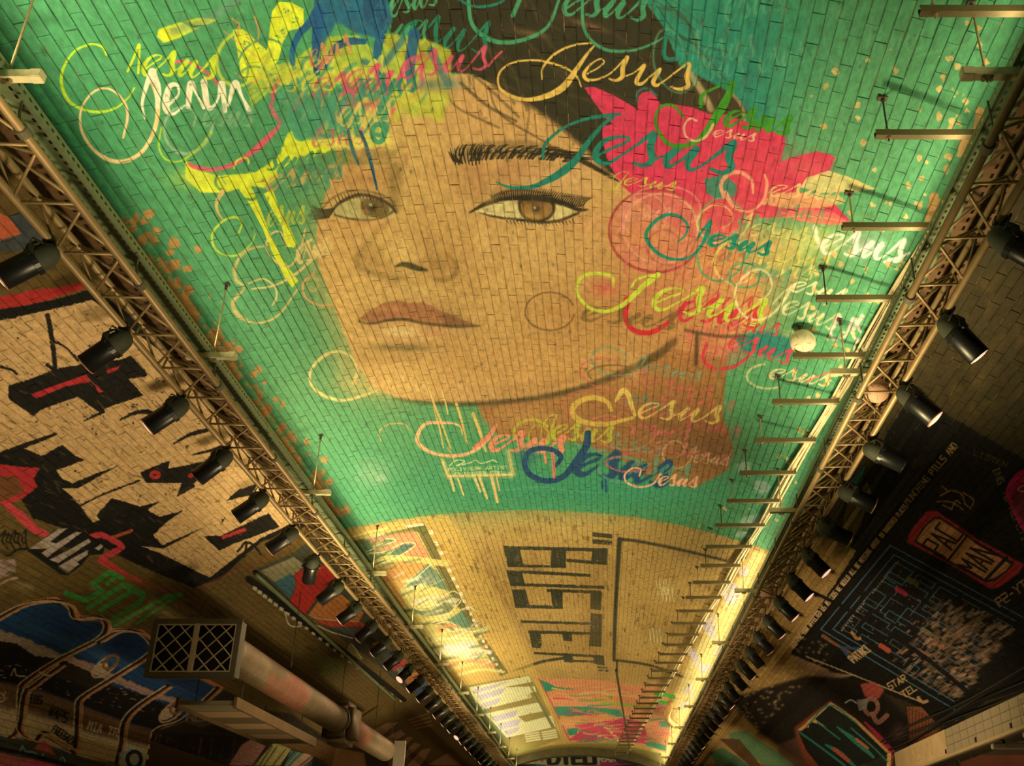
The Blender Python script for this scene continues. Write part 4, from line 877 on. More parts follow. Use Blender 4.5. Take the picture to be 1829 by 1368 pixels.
# film strip and its picture
P([(455, 1018), (520, 990), (560, 962), (610, 1020), (690, 1140), (760, 1235), (735, 1240), (640, 1160), (545, 1095)], (66, 62, 40), rough=1)
P([(465, 1020), (525, 995), (545, 1010), (522, 1030), (490, 1040)], (150, 132, 82), .9); P([(490, 1040), (520, 1024), (530, 1040), (518, 1070)], (64, 98, 92)); P([(526, 1024), (560, 1010), (590, 1010), (600, 1030), (572, 1060), (545, 1098), (515, 1080), (528, 1050)], (176, 42, 30), rough=.6)
P([(572, 1070), (610, 1062), (650, 1095), (640, 1112), (560, 1104), (552, 1096)], (178, 104, 44)); P([(560, 1108), (650, 1112), (655, 1120), (590, 1120)], (186, 66, 36)); P([(590, 1120), (650, 1122), (640, 1140)], (84, 84, 66))
for k, c in enumerate([(160, 116, 60), (84, 80, 60), (186, 50, 46), (120, 112, 84), (176, 100, 44), (70, 84, 90)]): P([(664 + k * 14, 1150 + k * 15), (690 + k * 14, 1140 + k * 15), (700 + k * 14, 1160 + k * 15), (676 + k * 14, 1170 + k * 15)], c, .9, rough=1)
S([(508, 1092), (520, 1118), (560, 1116), (590, 1128), (630, 1140)], 2.2, (216, 196, 150), .9); S([(552, 1098), (572, 1106), (640, 1110)], 2, (206, 170, 110), .9)
S([(444, 1034), (520, 1092), (590, 1148), (660, 1200), (722, 1250)], [12, 14, 12, 10, 8], (18, 16, 11), .95)
for k in range(22):
    t = k / 21 * (0.7 + .3 * k / 21); x, y = 452 + t * 262, 1046 + t * 204
    s = 8 - t * 4
    P([(x, y), (x + s, y + s * .5), (x + s * .8, y + s * 1.3), (x - s * .2, y + s * .8)], (196, 176, 124))
for k in range(9): S([(620 + k * 3, 1162 + k * 2), (628 + k * 2, 1150 + k * 3), (640 + k, 1168 + k)], 1.6, (206, 190, 110), .8)
B(584, 1190, 24, 14, (96, 104, 34), .8, .4); B(598, 1180, 18, 8, (120, 116, 40), .6)
# pale letters low on the far left haunch
for q in [[(640, 1318), (690, 1292), (712, 1290), (680, 1316), (652, 1328)], [(688, 1318), (716, 1304), (724, 1312), (700, 1328)], [(700, 1340), (728, 1316), (738, 1318), (716, 1340)], [(705, 1358), (740, 1326), (752, 1330), (720, 1360)], [(722, 1372), (752, 1340), (770, 1336), (760, 1356), (740, 1380)], [(760, 1368), (800, 1345), (825, 1368)]]:
    P([(x - 3, y + 2) for x, y in q], DK, f=1); P(q, (176, 124, 80), rough=.6)
for k in range(4): S([(730 + k * 4, 1286 + k * 5), (766 + k * 2, 1274 + k * 7)], 2.5, (196, 150, 84), .7)

# ---- right haunch
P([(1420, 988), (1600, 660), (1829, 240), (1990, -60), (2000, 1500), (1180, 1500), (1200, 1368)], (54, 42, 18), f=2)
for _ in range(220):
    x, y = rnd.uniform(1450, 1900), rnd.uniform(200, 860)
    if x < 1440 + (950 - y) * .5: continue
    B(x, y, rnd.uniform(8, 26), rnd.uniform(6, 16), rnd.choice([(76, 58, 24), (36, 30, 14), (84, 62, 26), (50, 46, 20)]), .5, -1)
P([(1330, 1110), (1440, 960), (1500, 960), (1560, 1000), (1480, 1200), (1440, 1368), (1200, 1368)], (186, 140, 66), .85, f=6)  # brightness of bricks near the far lamps painted into the wall
BB = (15, 13, 9)
P([(1585, 770), (1640, 690), (1690, 740), (1829, 820), (1980, 880), (1980, 1260), (1829, 1232), (1760, 1252), (1690, 1310), (1640, 1262), (1560, 1230), (1480, 1195), (1412, 1170), (1440, 1120), (1530, 985), (1520, 950)], BB, rough=2)
P([(1530, 880), (1560, 830), (1600, 800), (1590, 860), (1530, 985), (1515, 975)], BB, rough=2)
P([(1500, 960), (1512, 905), (1550, 860), (1556, 880), (1540, 930), (1516, 985), (1486, 1000)], (124, 100, 40), .85, rough=2); P([(1450, 1010), (1480, 985), (1484, 1010), (1470, 1040), (1440, 1060)], (150, 112, 50), .85, rough=2)
P([(1520, 860), (1545, 830), (1540, 858), (1525, 872)], (30, 104, 80), .8, f=1)
TX = (214, 172, 108)
text('HAD PAC-MAN AFFECTED US AS KIDS WE WOULD ALL BE MESSING ABOUT IN DARKENED PLACES', (1418, 1158), (1622, 905), 9, TX, 2.2)
text(' MUNCHING PILLS AND', (1618, 908), (1712, 796), 12, (170, 132, 70), 2.2)
text('LISTEN', (1738, 812), (1800, 836), 9, (84, 64, 32), 2); text('ING TO REPETITIVE', (1772, 838), (1845, 1010), 12, (120, 92, 50), 2.2)
# handwritten tag, rounded sign with its title, crimson shape
for pts in [[(1682, 868), (1692, 876)], [(1680, 885), (1700, 876), (1718, 884), (1724, 900), (1734, 908)], [(1674, 896), (1696, 896), (1712, 904), (1720, 910)], [(1700, 908), (1708, 894), (1716, 900)], [(1720, 880), (1738, 892), (1736, 904)], [(1684, 902), (1700, 910)]]:
    S(pts, 3, (170, 112, 54), .9)
P([(1618, 968), (1628, 946), (1654, 914), (1672, 912), (1745, 962), (1829, 1008), (1822, 1022), (1784, 1050), (1768, 1052), (1700, 1010)], (182, 46, 46), curve=False, rough=1.2, f=.6)
P([(1632, 968), (1650, 940), (1668, 924), (1680, 924), (1740, 964), (1812, 1006), (1798, 1022), (1776, 1038), (1760, 1040), (1700, 1008)], (28, 20, 14))
P([(1636, 966), (1654, 940), (1670, 927), (1680, 928), (1738, 966), (1806, 1008), (1796, 1020), (1774, 1034), (1760, 1036), (1700, 1004)], (210, 138, 76), f=.5)
text('PAC', (1688, 996), (1722, 952), 46, (26, 20, 14), 3.6, skew=(-.87, -.5)); text('MAN', (1752, 1032), (1786, 988), 48, (26, 20, 14), 3.6, skew=(-.87, -.5))
S([(1694, 1000), (1728, 956)], 4, (26, 20, 14), .9); S([(1760, 1036), (1798, 996)], 6, (26, 20, 14), .95)
P([(1802, 900), (1796, 880), (1806, 856), (1830, 838), (1860, 850), (1870, 940), (1840, 960), (1822, 940)], (196, 32, 74), curve=True, rough=.6); P([(1808, 905), (1806, 880), (1820, 862), (1860, 870), (1860, 930), (1830, 940)], (96, 36, 34), .85, f=4); ring(1830, 872, 12, 5, 3, (216, 120, 90), .95, rot=-15)
# a panel of thin blue right-angled lines and dots
BLN = (84, 124, 130)
A0, AU, AV = np.array((1590., 974.)), np.array((-124., 150.)), np.array((240., 130.))
def mz(u, v): return tuple(A0 + AU * u + AV * v + np.array((0, 14.)) * u * v)
for q in [[(0, 0), (0, 1.0)], [(0, 0), (1.0, 0)], [(1.0, 0), (1.0, 1.0)], [(.06, .06), (.06, .96)], [(.06, .06), (.48, .06)], [(.55, .06), (.94, .06), (.94, .96)]]:
    S([mz(*p) for p in q], 2.2, BLN, .9, curve=False)
for iu in range(8):
    v = .10
    while v < .92:
        w_ = rnd.choice([.06, .09, .13, .17]); u = .115 + iu * .104; hu = rnd.choice([.05, .07, .155 if iu < 7 else .06])
        sty = rnd.random()
        q = [(u, v), (u + hu, v), (u + hu, v + w_), (u, v + w_), (u, v)] if sty < .5 else [(u, v + w_), (u, v), (u + hu, v), (u + hu, v + w_ * .5)] if sty < .8 else [(u, v), (u, v + w_), (u + hu, v + w_)]
        S([mz(p[0], min(p[1], .97)) for p in q], 1.8, rnd.choice([BLN, BLN, (104, 104, 88)]), .85, curve=False)
        v += w_ + .035
for k in range(15): B(*mz(.1 + k * .026, .11), 1.5, 1.5, (220, 190, 140), 1)
for k in range(12): B(*mz(.6 + k * .028, .11), 1.5, 1.5, (220, 190, 140), 1)
for _ in range(60): B(*mz(rnd.uniform(.1, .9), rnd.uniform(.1, .9)), 1.3, 1.3, (206, 170, 110), .9)
for x, y, c in [(1610, 1056, (176, 40, 56)), (1630, 1038, (100, 92, 30)), (1580, 1157, (196, 84, 54)), (1676, 1150, (170, 76, 50)), (1655, 1128, (120, 104, 66)), (1648, 1166, (150, 90, 60))]:
    S([(x - 7, y - 4), (x + 7, y + 5)], 9, c, .95)
S([(1522, 1130), (1530, 1140), (1536, 1140)], 6, (200, 140, 70), .9)
def brickmark(x, y, col, a, k=1.0):
    d = np.array((VPX - x, VPY - y)); L_ = np.hypot(*d); d = d / L_
    e = np.array((d[1], -d[0])) if abs(x - VPX) < 330 else np.array((.88, .48)) if x > VPX else np.array((.93, -.36))
    l = L_ / 1000 * rnd.uniform(5, 12) * k; t = L_ / 1000 * rnd.uniform(3, 5.5) * k; c = np.array((x, y))
    P([tuple(c - d * l - e * t), tuple(c + d * l - e * t), tuple(c + d * l + e * t), tuple(c - d * l + e * t)], col, a, rough=.6)
for _ in range(620):
    u, v = rnd.uniform(.12, .94), rnd.uniform(.42, .99)
    if v < .52 + .3 * (u - .5) ** 2 + rnd.uniform(-.1, .15): continue
    brickmark(*mz(u, v), rnd.choice([(150, 108, 70), (116, 84, 52), (170, 130, 86), (96, 72, 42)]), rnd.uniform(.4, .8), .9)
for _ in range(900):
    y = rnd.uniform(915, 1330); x = rnd.uniform(610 + (y - 915) * .62, 1390 - (y - 915) * .48)
    if 606 + (y - 950) * .84 < x < 790 + (y - 1000) * .56: continue
    if y > 1205 and 955 < x < 1200: continue
    brickmark(x, y, rnd.choice([(120, 86, 36), (98, 72, 32), (220, 176, 92), (84, 64, 30), (150, 106, 46)]), rnd.uniform(.15, .5), .8)
for _ in range(500):
    x, y = rnd.uniform(-60, 700), rnd.uniform(860, 1368)
    if (VPX - x) / (VPY - y) < .95 or y < 900 + .36 * max(x - 60, 0) + 60 or y > 1090 + max(0, x - 250) * .3: continue
    brickmark(x, y, rnd.choice([(70, 50, 20), (130, 98, 40), (56, 42, 18), (104, 84, 30)]), rnd.uniform(.2, .5))
S([(1433, 1049), (1483, 1072), (1527, 1095), (1570, 1120), (1620, 1152), (1660, 1180), (1700, 1212), (1733, 1240), (1752, 1256)], [5, 6, 7, 8, 8, 8, 8, 8, 6], (12, 12, 10), .95)
S([(1470, 1136), (1500, 1155), (1530, 1172)], [7, 5, 4], (150, 92, 50), .9)
for e in [(1540, 1160), (1524, 1180), (1516, 1172)]: S([(1500, 1155), e], [3, 7], (52, 84, 96), .9)
text('PATAKI', (1526, 1184), (1558, 1160), 22, (206, 160, 96), 2.8, skew=(-.55, -.45)); text('STAR', (1590, 1232), (1622, 1214), 12, (200, 154, 88), 2.4); text('TEL', (1616, 1246), (1640, 1230), 12, (200, 154, 88), 2.4); text('P2-YTR', (1786, 1084), (1850, 1040), 16, (176, 132, 84), 3)
S([(1640, 1246), (1648, 1254), (1656, 1252)], 6, (210, 150, 84), .9)
# pale bird-like sweep, dark field, the green spiked letters, drips
P([(1412, 1168), (1440, 1180), (1476, 1200), (1524, 1206), (1500, 1216), (1480, 1220), (1450, 1206), (1425, 1190)], (158, 116, 78), .95, f=.6, rough=.6); S([(1478, 1214), (1500, 1208), (1526, 1205)], 2, (190, 160, 110), .8)
for k in range(24): S([(1440 + k * 8.6, 1172 + k * 3.4), (1446 + k * 8.6, 1175 + k * 3.4)], 3, (206, 166, 104), .9)
P([(1300, 1250), (1380, 1225), (1440, 1208), (1530, 1212), (1560, 1222), (1640, 1300), (1610, 1368), (1440, 1368), (1360, 1310)], (22, 16, 11), .95, f=3)
P([(1390, 1330), (1440, 1310), (1500, 1370), (1390, 1380)], (112, 72, 48), .8, f=2)
P([(1536, 1222), (1560, 1218), (1580, 1232), (1570, 1248), (1545, 1245)], (196, 84, 62), .9, f=1, rough=.6); ring(1556, 1262, 12, 14, 8, (184, 120, 86), .9); S([(1510, 1255), (1520, 1250), (1530, 1256)], 3, (206, 196, 180), .9); P([(1530, 1250), (1550, 1248), (1548, 1268), (1534, 1270)], (170, 150, 122), .85)
S([(1558, 1275), (1568, 1290), (1584, 1278)], 9, (190, 124, 90), .9); B(1605, 1310, 14, 16, (150, 90, 76), .7)
P([(1418, 1300), (1482, 1252), (1500, 1262), (1560, 1310), (1598, 1345), (1594, 1368), (1560, 1368), (1440, 1368), (1420, 1312)], (150, 64, 30), .9, f=2)
P([(1440, 1290), (1484, 1254), (1530, 1285), (1592, 1345), (1590, 1390), (1470, 1390)], (206, 150, 72)); P([(1445, 1294), (1482, 1260), (1525, 1288), (1584, 1345), (1584, 1390), (1480, 1390), (1440, 1340), (1425, 1305), (1445, 1300)], (16, 20, 14))
P([(1424, 1304), (1452, 1282), (1478, 1300), (1470, 1296), (1450, 1290), (1432, 1306)], (206, 150, 72))
for pts, w in [([(1442, 1296), (1482, 1260), (1530, 1292)], 3), ([(1426, 1306), (1480, 1345), (1510, 1368)], 4), ([(1495, 1298), (1530, 1325), (1560, 1352)], [3, 10, 5]), ([(1460, 1290), (1500, 1320)], 3), ([(1475, 1330), (1500, 1345), (1530, 1372)], [4, 9, 5]), ([(1520, 1300), (1560, 1335), (1585, 1360)], 3)]:
    S(pts, w, (44, 120, 84), .9)
S([(1490, 1338), (1515, 1358)], 7, (196, 70, 40), .9); S([(1530, 1320), (1550, 1336)], 5, (210, 90, 50), .9); S([(1545, 1290), (1570, 1315), (1596, 1345)], [4, 8, 8], (196, 40, 66), .9)
P([(1620, 1262), (1645, 1262), (1680, 1300), (1670, 1312), (1625, 1335)], (150, 82, 44), .95)
for k in range(10): S([(1624 + k * 6, 1262 + k * 3), (1624 + k * 5.4, 1330 - k * 1.6)], 1.8, (84, 44, 22), .9)
for q, c in [([(1300, 1310), (1330, 1305), (1390, 1345), (1420, 1368), (1370, 1368), (1310, 1330)], (84, 120, 70)), ([(1268, 1345), (1290, 1335), (1340, 1368), (1280, 1368)], (74, 116, 70)), ([(1285, 1320), (1320, 1320), (1360, 1368), (1340, 1368)], (86, 54, 26))]:
    P(q, c, .9, rough=1.2)
for _ in range(260):
    x = rnd.uniform(1300, 1480); y = rnd.uniform(1140, 1300)
    if abs((x - 1079) / (1587 - y) - .78) > .2: continue
    B(x, y, 3, 2.2, (206, 160, 84), .6)
np.clip(IMG, 0, 1, out=IMG)
# ---- the flat layout becomes paint on the vault: colours freed of the lamps' own tint, laid out by arc and distance
def s2l(c): return np.where(c <= 0.04045, c / 12.92, ((c + 0.055) / 1.055) ** 2.4)
def l2s(c): return np.where(c <= 0.0031308, c * 12.92, 1.055 * np.maximum(c, 1e-6) ** (1 / 2.4) - 0.055)
LC = np.array(PAINT_REF, np.float32)
Y_A, Y_B = 2.2, 41.0

def sample(px, py):
    x = np.clip((px + PM) * PS, 0, CW - 1.001); y = np.clip((py + PM) * PS, 0, CH - 1.001)
    x0 = x.astype(np.int32); y0 = y.astype(np.int32)
    fx = (x - x0)[..., None].astype(np.float32); fy = (y - y0)[..., None].astype(np.float32)
    return (IMG[y0, x0] * (1 - fx) + IMG[y0, x0 + 1] * fx) * (1 - fy) + (IMG[y0 + 1, x0] * (1 - fx) + IMG[y0 + 1, x0 + 1] * fx) * fy

def pack(name, rgb, lift):
    lin = s2l(rgb) / LC * lift
    lin = np.minimum(lin, 0.88)
    h, w, _ = rgb.shape
    buf = np.ones((h, w, 4), np.float32)
    buf[..., :3] = l2s(lin)
    im = bpy.data.images.new(name, w, h, alpha=False)
    im.pixels.foreach_set(buf.ravel())
    im.update()
    im.pack()
    return im

def wrap(name, ph0, ph1, w, h, lift):
    ph = ph0 + (np.arange(w) + 0.5) / w * (ph1 - ph0)
    yy = Y_A * (Y_B / Y_A) ** ((np.arange(h) + 0.5) / h)
    x, z = np.empty(w), np.empty(w)
    circ = np.abs(ph) <= PHS
    x[circ] = CXV + RV * np.sin(ph[circ]); z[circ] = ZC + RV * np.cos(ph[circ])
    o = ~circ
    x[o] = CXV + np.sign(ph[o]) * US; z[o] = ZC + US / np.tan(np.abs(ph[o]))
    X, Yg = np.meshgrid(x, yy); Z = np.meshgrid(z, yy)[0]
    px, py = project(X, Yg, Z)
    return pack(name, sample(px, py), lift)

PH_L, PH_R, PH_END = -0.30, 0.405, 1.35
TEX = {'ceiling': (wrap('paint_ceiling', PH_L - .02, PH_R + .02, 2300, 2500, LIFT_CEIL), PH_L - .02, PH_R + .02),
       'left': (wrap('paint_left', -PH_END, PH_L + .02, 1900, 1900, LIFT_LEFT), -PH_END, PH_L + .02),
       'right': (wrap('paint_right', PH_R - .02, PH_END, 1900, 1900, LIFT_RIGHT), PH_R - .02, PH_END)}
# ---------------------------------------------------------------- materials
def nmat(name):
    m = bpy.data.materials.new(name); m.use_nodes = True
    nt = m.node_tree; nt.nodes.clear()
    out = nt.nodes.new('ShaderNodeOutputMaterial'); b = nt.nodes.new('ShaderNodeBsdfPrincipled')
    nt.links.new(b.outputs[0], out.inputs[0])
    return m, nt, b

def N(nt, t, **kw):
    n = nt.nodes.new(t)
    for k, v in kw.items(): setattr(n, k, v)
    return n

def math_(nt, op, a, b=None):
    n = N(nt, 'ShaderNodeMath', operation=op)
    for i, v in enumerate((a, b)):
        if v is None: continue
        if isinstance(v, (int, float)): n.inputs[i].default_value = v
        else: nt.links.new(v, n.inputs[i])
    return n.outputs[0]

def simple(name, col, rough=0.6, metal=0.0, var=0.25, scale=30, bump=0.15, spec=0.4):
    m, nt, b = nmat(name)
    tc = N(nt, 'ShaderNodeTexCoord'); no = N(nt, 'ShaderNodeTexNoise'); no.inputs['Scale'].default_value = scale; no.inputs['Detail'].default_value = 6
    nt.links.new(tc.outputs['Object'], no.inputs['Vector'])
    mx = N(nt, 'ShaderNodeMix', data_type='RGBA')
    mx.inputs[6].default_value = (*[c * (1 - var) for c in col], 1); mx.inputs[7].default_value = (*[min(1, c * (1 + var)) for c in col], 1)
    nt.links.new(no.outputs[0], mx.inputs[0]); nt.links.new(mx.outputs[2], b.inputs['Base Color'])
    b.inputs['Roughness'].default_value = rough; b.inputs['Metallic'].default_value = metal; b.inputs['Specular IOR Level'].default_value = spec
    if bump:
        bp = N(nt, 'ShaderNodeBump'); bp.inputs['Strength'].default_value = bump; bp.inputs['Distance'].default_value = 0.01
        nt.links.new(no.outputs[0], bp.inputs['Height']); nt.links.new(bp.outputs[0], b.inputs['Normal'])
    return m

def emit(name, col, s):
    m, nt, b = nmat(name)
    b.inputs['Base Color'].default_value = (*col, 1); b.inputs['Emission Color'].default_value = (*col, 1); b.inputs['Emission Strength'].default_value = s
    return m

def painted_brick(name, key, mortar=False):
    img, p0, p1 = TEX[key]
    m, nt, b = nmat(name)
    geo = N(nt, 'ShaderNodeNewGeometry'); sep = N(nt, 'ShaderNodeSeparateXYZ'); nt.links.new(geo.outputs['Position'], sep.inputs[0])
    dx = math_(nt, 'SUBTRACT', sep.outputs[0], CXV); dz = math_(nt, 'SUBTRACT', sep.outputs[2], ZC + CZ)
    ph = math_(nt, 'ARCTAN2', dx, dz)
    u = math_(nt, 'DIVIDE', math_(nt, 'SUBTRACT', ph, p0), p1 - p0)
    ly = math_(nt, 'LOGARITHM', math_(nt, 'MAXIMUM', math_(nt, 'DIVIDE', sep.outputs[1], Y_A), 1.0), math.e)
    v = math_(nt, 'DIVIDE', ly, math.log(Y_B / Y_A))
    cmb = N(nt, 'ShaderNodeCombineXYZ'); nt.links.new(u, cmb.inputs[0]); nt.links.new(v, cmb.inputs[1])
    tx = N(nt, 'ShaderNodeTexImage', image=img, extension='EXTEND', interpolation='Linear'); nt.links.new(cmb.outputs[0], tx.inputs[0])
    fine = N(nt, 'ShaderNodeTexNoise'); fine.inputs['Scale'].default_value = 26; fine.inputs['Detail'].default_value = 8; fine.inputs['Roughness'].default_value = .7
    strk = N(nt, 'ShaderNodeMapping'); strk.inputs['Scale'].default_value = (1, .4, 1); nt.links.new(geo.outputs['Position'], strk.inputs[0]); nt.links.new(strk.outputs[0], fine.inputs['Vector'])
    pit = N(nt, 'ShaderNodeTexNoise'); pit.inputs['Scale'].default_value = 9; pit.inputs['Detail'].default_value = 9; pit.inputs['Roughness'].default_value = .75
    nt.links.new(strk.outputs[0], pit.inputs['Vector'])
    hsv = N(nt, 'ShaderNodeHueSaturation'); nt.links.new(tx.outputs[0], hsv.inputs['Color'])
    rmp = N(nt, 'ShaderNodeMapRange'); rmp.inputs[1].default_value = .3; rmp.inputs[2].default_value = .7; rmp.inputs[3].default_value = .62 if not mortar else .30; rmp.inputs[4].default_value = 1.24 if not mortar else .95
    nt.links.new(fine.outputs[0], rmp.inputs[0]); nt.links.new(rmp.outputs[0], hsv.inputs['Value'])
    mx = N(nt, 'ShaderNodeMix', data_type='RGBA')
    pr = N(nt, 'ShaderNodeMapRange'); pr.inputs[1].default_value = .615 if not mortar else .52; pr.inputs[2].default_value = .70; pr.inputs[3].default_value = 0; pr.inputs[4].default_value = .7
    nt.links.new(pit.outputs[0], pr.inputs[0]); nt.links.new(pr.outputs[0], mx.inputs[0])
    nt.links.new(hsv.outputs[0], mx.inputs[6]); mx.inputs[7].default_value = (.035, .028, .018, 1) if not mortar else (.30, .21, .13, 1)
    nt.links.new(mx.outputs[2], b.inputs['Base Color'])
    b.inputs['Roughness'].default_value = .75; b.inputs['Specular IOR Level'].default_value = .25
    bp = N(nt, 'ShaderNodeBump'); bp.inputs['Strength'].default_value = .35; bp.inputs['Distance'].default_value = .012
    nt.links.new(fine.outputs[0], bp.inputs['Height']); nt.links.new(bp.outputs[0], b.inputs['Normal'])
    return m

M = {}
for k in TEX:
    M['brick_' + k] = painted_brick('painted_brick_' + k, k); M['mortar_' + k] = painted_brick('painted_mortar_' + k, k, True)
M['steel'] = simple('galvanised_steel', (.13, .108, .055), .5, .35, .2, 40)
M['truss'] = simple('dull_aluminium', (.36, .25, .13), .45, .25, .22, 12, .1)
M['tray'] = simple('green_painted_tray', (.20, .26, .16), .55, .2, .25, 20)
M['tray_rust'] = simple('rust_brown_tray', (.17, .095, .05), .7, .2, .4, 20)
M['black'] = simple('black_lamp_paint', (.008, .009, .011), .38, 0, .3, 30, .05, .5)
M['dust'] = simple('dusty_black_paint', (.045, .052, .038), .7, 0, .3, 30)
M['rubber'] = simple('black_rubber', (.012, .012, .012), .6)
M['lens'] = emit('lit_lens', (1.0, .58, .42), 1.1)
M['rim'] = simple('warm_rim', (.5, .25, .15), .4, .2)
M['cream'] = simple('cream_plastic', (.60, .55, .36), .5)
M['conduit'] = simple('cream_conduit', (.62, .52, .34), .5, 0, .3, 8)
M['ball'] = simple('scuffed_ball', (.68, .63, .48), .6, 0, .3, 16)
M['ball_pink'] = simple('pink_lit_ball', (.62, .36, .26), .6, 0, .25, 10)  # cream ball; the pink light falling on it is put into its colour
M['seam'] = simple('dark_seam', (.20, .17, .10), .8)
M['rod'] = simple('threaded_rod', (.34, .27, .16), .55, .3)
M['rod_dark'] = simple('dark_rod', (.05, .045, .035), .6, .2)
M['floor'] = simple('concrete', (.34, .33, .30), .8, 0, .2, 3)
M['duct'] = simple('duct_foil', (.20, .145, .08), .55, .2, .35, 5)
M['duct_pink'] = simple('duct_spray', (.28, .12, .07), .6, .05, .35, 6)
M['grille'] = simple('grille_bars', (.58, .53, .44), .5, .2)
M['dark'] = simple('dark_void', (.01, .01, .01), .9)
M['frame'] = simple('grey_frame', (.13, .12, .09), .6, .2, .3)
M['timber'] = simple('grimy_timber', (.16, .10, .045), .8, 0, .35, 4)
M['tile'] = simple('grimy_tile', (.38, .31, .20), .5, 0, .25, 3)
M['batten'] = simple('batten_body', (.42, .36, .27), .5)
M['orange_pipe'] = simple('orange_pipe', (.55, .33, .14), .5, 0, .25, 6)

# ---------------------------------------------------------------- building helpers
def obj(name, bm_or_me, mat, parent=None, smooth=False, **props):
    if isinstance(bm_or_me, bmesh.types.BMesh):
        me = bpy.data.meshes.new(name); bm_or_me.to_mesh(me); bm_or_me.free()
    else:
        me = bm_or_me
    for m_ in (mat if isinstance(mat, (list, tuple)) else [mat]):
        if m_ is not None: me.materials.append(m_)
    if smooth: me.shade_smooth()
    o = bpy.data.objects.new(name, me); C.objects.link(o)
    if parent: o.parent = parent
    for k, v in props.items(): o[k] = v
    return o

def thing(name, label, cat, loc=(0, 0, 0), group=None):
    o = bpy.data.objects.new(name, None); o.empty_display_size = .1; C.objects.link(o)
    o.location = loc; o['label'] = label; o['category'] = cat
    if group: o['group'] = group
    return o

def tag(o, label, cat, group=None):
    o['label'] = label; o['category'] = cat
    if group: o['group'] = group
    return o

def tube(bm, p0, p1, r, n=10, r2=None, cap=True):
    p0, p1 = Vector(p0), Vector(p1); d = (p1 - p0)
    if d.length < 1e-6: return
    z = d.normalized(); x = z.orthogonal().normalized(); y = z.cross(x)
    r2 = r if r2 is None else r2
    a = [bm.verts.new(p0 + (x * math.cos(t) + y * math.sin(t)) * r) for t in [i * 2 * math.pi / n for i in range(n)]]
    b = [bm.verts.new(p1 + (x * math.cos(t) + y * math.sin(t)) * r2) for t in [i * 2 * math.pi / n for i in range(n)]]
    for i in range(n): bm.faces.new((a[i], a[(i + 1) % n], b[(i + 1) % n], b[i]))
    if cap: bm.faces.new(a[::-1]); bm.faces.new(b)

def path(bm, pts, r, n=8):
    pts = [Vector(p) for p in pts]; rings = []
    up = Vector((0, 0, 1))
    for i, p in enumerate(pts):
        d = (pts[min(i + 1, len(pts) - 1)] - pts[max(i - 1, 0)]).normalized()
        x = d.cross(up) if abs(d.dot(up)) < .95 else d.cross(Vector((1, 0, 0)))
        x.normalize(); y = d.cross(x)
        rr = r[i] if isinstance(r, (list, tuple)) else r
        rings.append([bm.verts.new(p + (x * math.cos(t) + y * math.sin(t)) * rr) for t in [k * 2 * math.pi / n for k in range(n)]])
    for a, b in zip(rings, rings[1:]):
        for i in range(n): bm.faces.new((a[i], a[(i + 1) % n], b[(i + 1) % n], b[i]))
    bm.faces.new(rings[0][::-1]); bm.faces.new(rings[-1])

def box(bm, lo, hi, bev=0):
    x0, y0, z0 = lo; x1, y1, z1 = hi
    v = [bm.verts.new(p) for p in ((x0, y0, z0), (x1, y0, z0), (x1, y1, z0), (x0, y1, z0), (x0, y0, z1), (x1, y0, z1), (x1, y1, z1), (x0, y1, z1))]
    fs = [bm.faces.new([v[i] for i in q]) for q in ((3, 2, 1, 0), (4, 5, 6, 7), (0, 1, 5, 4), (1, 2, 6, 5), (2, 3, 7, 6), (3, 0, 4, 7))]
    if bev:
        bmesh.ops.bevel(bm, geom=list({e for f in fs for e in f.edges}), offset=bev, segments=2, affect='EDGES')

def lathe(bm, prof_, axis_o, axis_d, n=20, cap0=False, cap1=False):
    """prof_: (radius, distance along the axis)"""
    o, z = Vector(axis_o), Vector(axis_d).normalized(); x = z.orthogonal().normalized(); y = z.cross(x)
    rings = [[bm.verts.new(o + z * t + (x * math.cos(k * 2 * math.pi / n) + y * math.sin(k * 2 * math.pi / n)) * r) for k in range(n)] for r, t in prof_]
    for a, b in zip(rings, rings[1:]):
        for i in range(n): bm.faces.new((a[i], a[(i + 1) % n], b[(i + 1) % n], b[i]))
    if cap0: bm.faces.new(rings[0][::-1])
    if cap1: bm.faces.new(rings[-1])

def E(x, y, z): return (x, y, z + CZ)

# ---------------------------------------------------------------- the shell: mortar bed behind the bricks
def shell(name, a0, a1, mat, y0=-7.0, y1=Y_END, na=40, skip=None):
    av = np.linspace(a0, a1, na)
    if a0 < -AS < a1: av = np.sort(np.append(av, -AS))
    if a0 < AS < a1: av = np.sort(np.append(av, AS))
    yv = np.array([y0, 0, 4, 8.5, 12, 15.6, 16.4, 20.4, 24, 30, 36, y1])
    x, z = prof(av, -0.007)
    verts = [(x[i], y, z[i] + CZ) for y in yv for i in range(len(av))]
    n = len(av)
    faces = []
    for j in range(len(yv) - 1):
        for i in range(n - 1):
            if skip and skip(.5 * (av[i] + av[i + 1]), .5 * (yv[j] + yv[j + 1])): continue
            faces.append((j * n + i, j * n + i + 1, (j + 1) * n + i + 1, (j + 1) * n + i))
    me = bpy.data.meshes.new(name); me.from_pydata(verts, [], faces); me.update(); me.shade_smooth()
    return obj(name, me, mat, kind='structure')

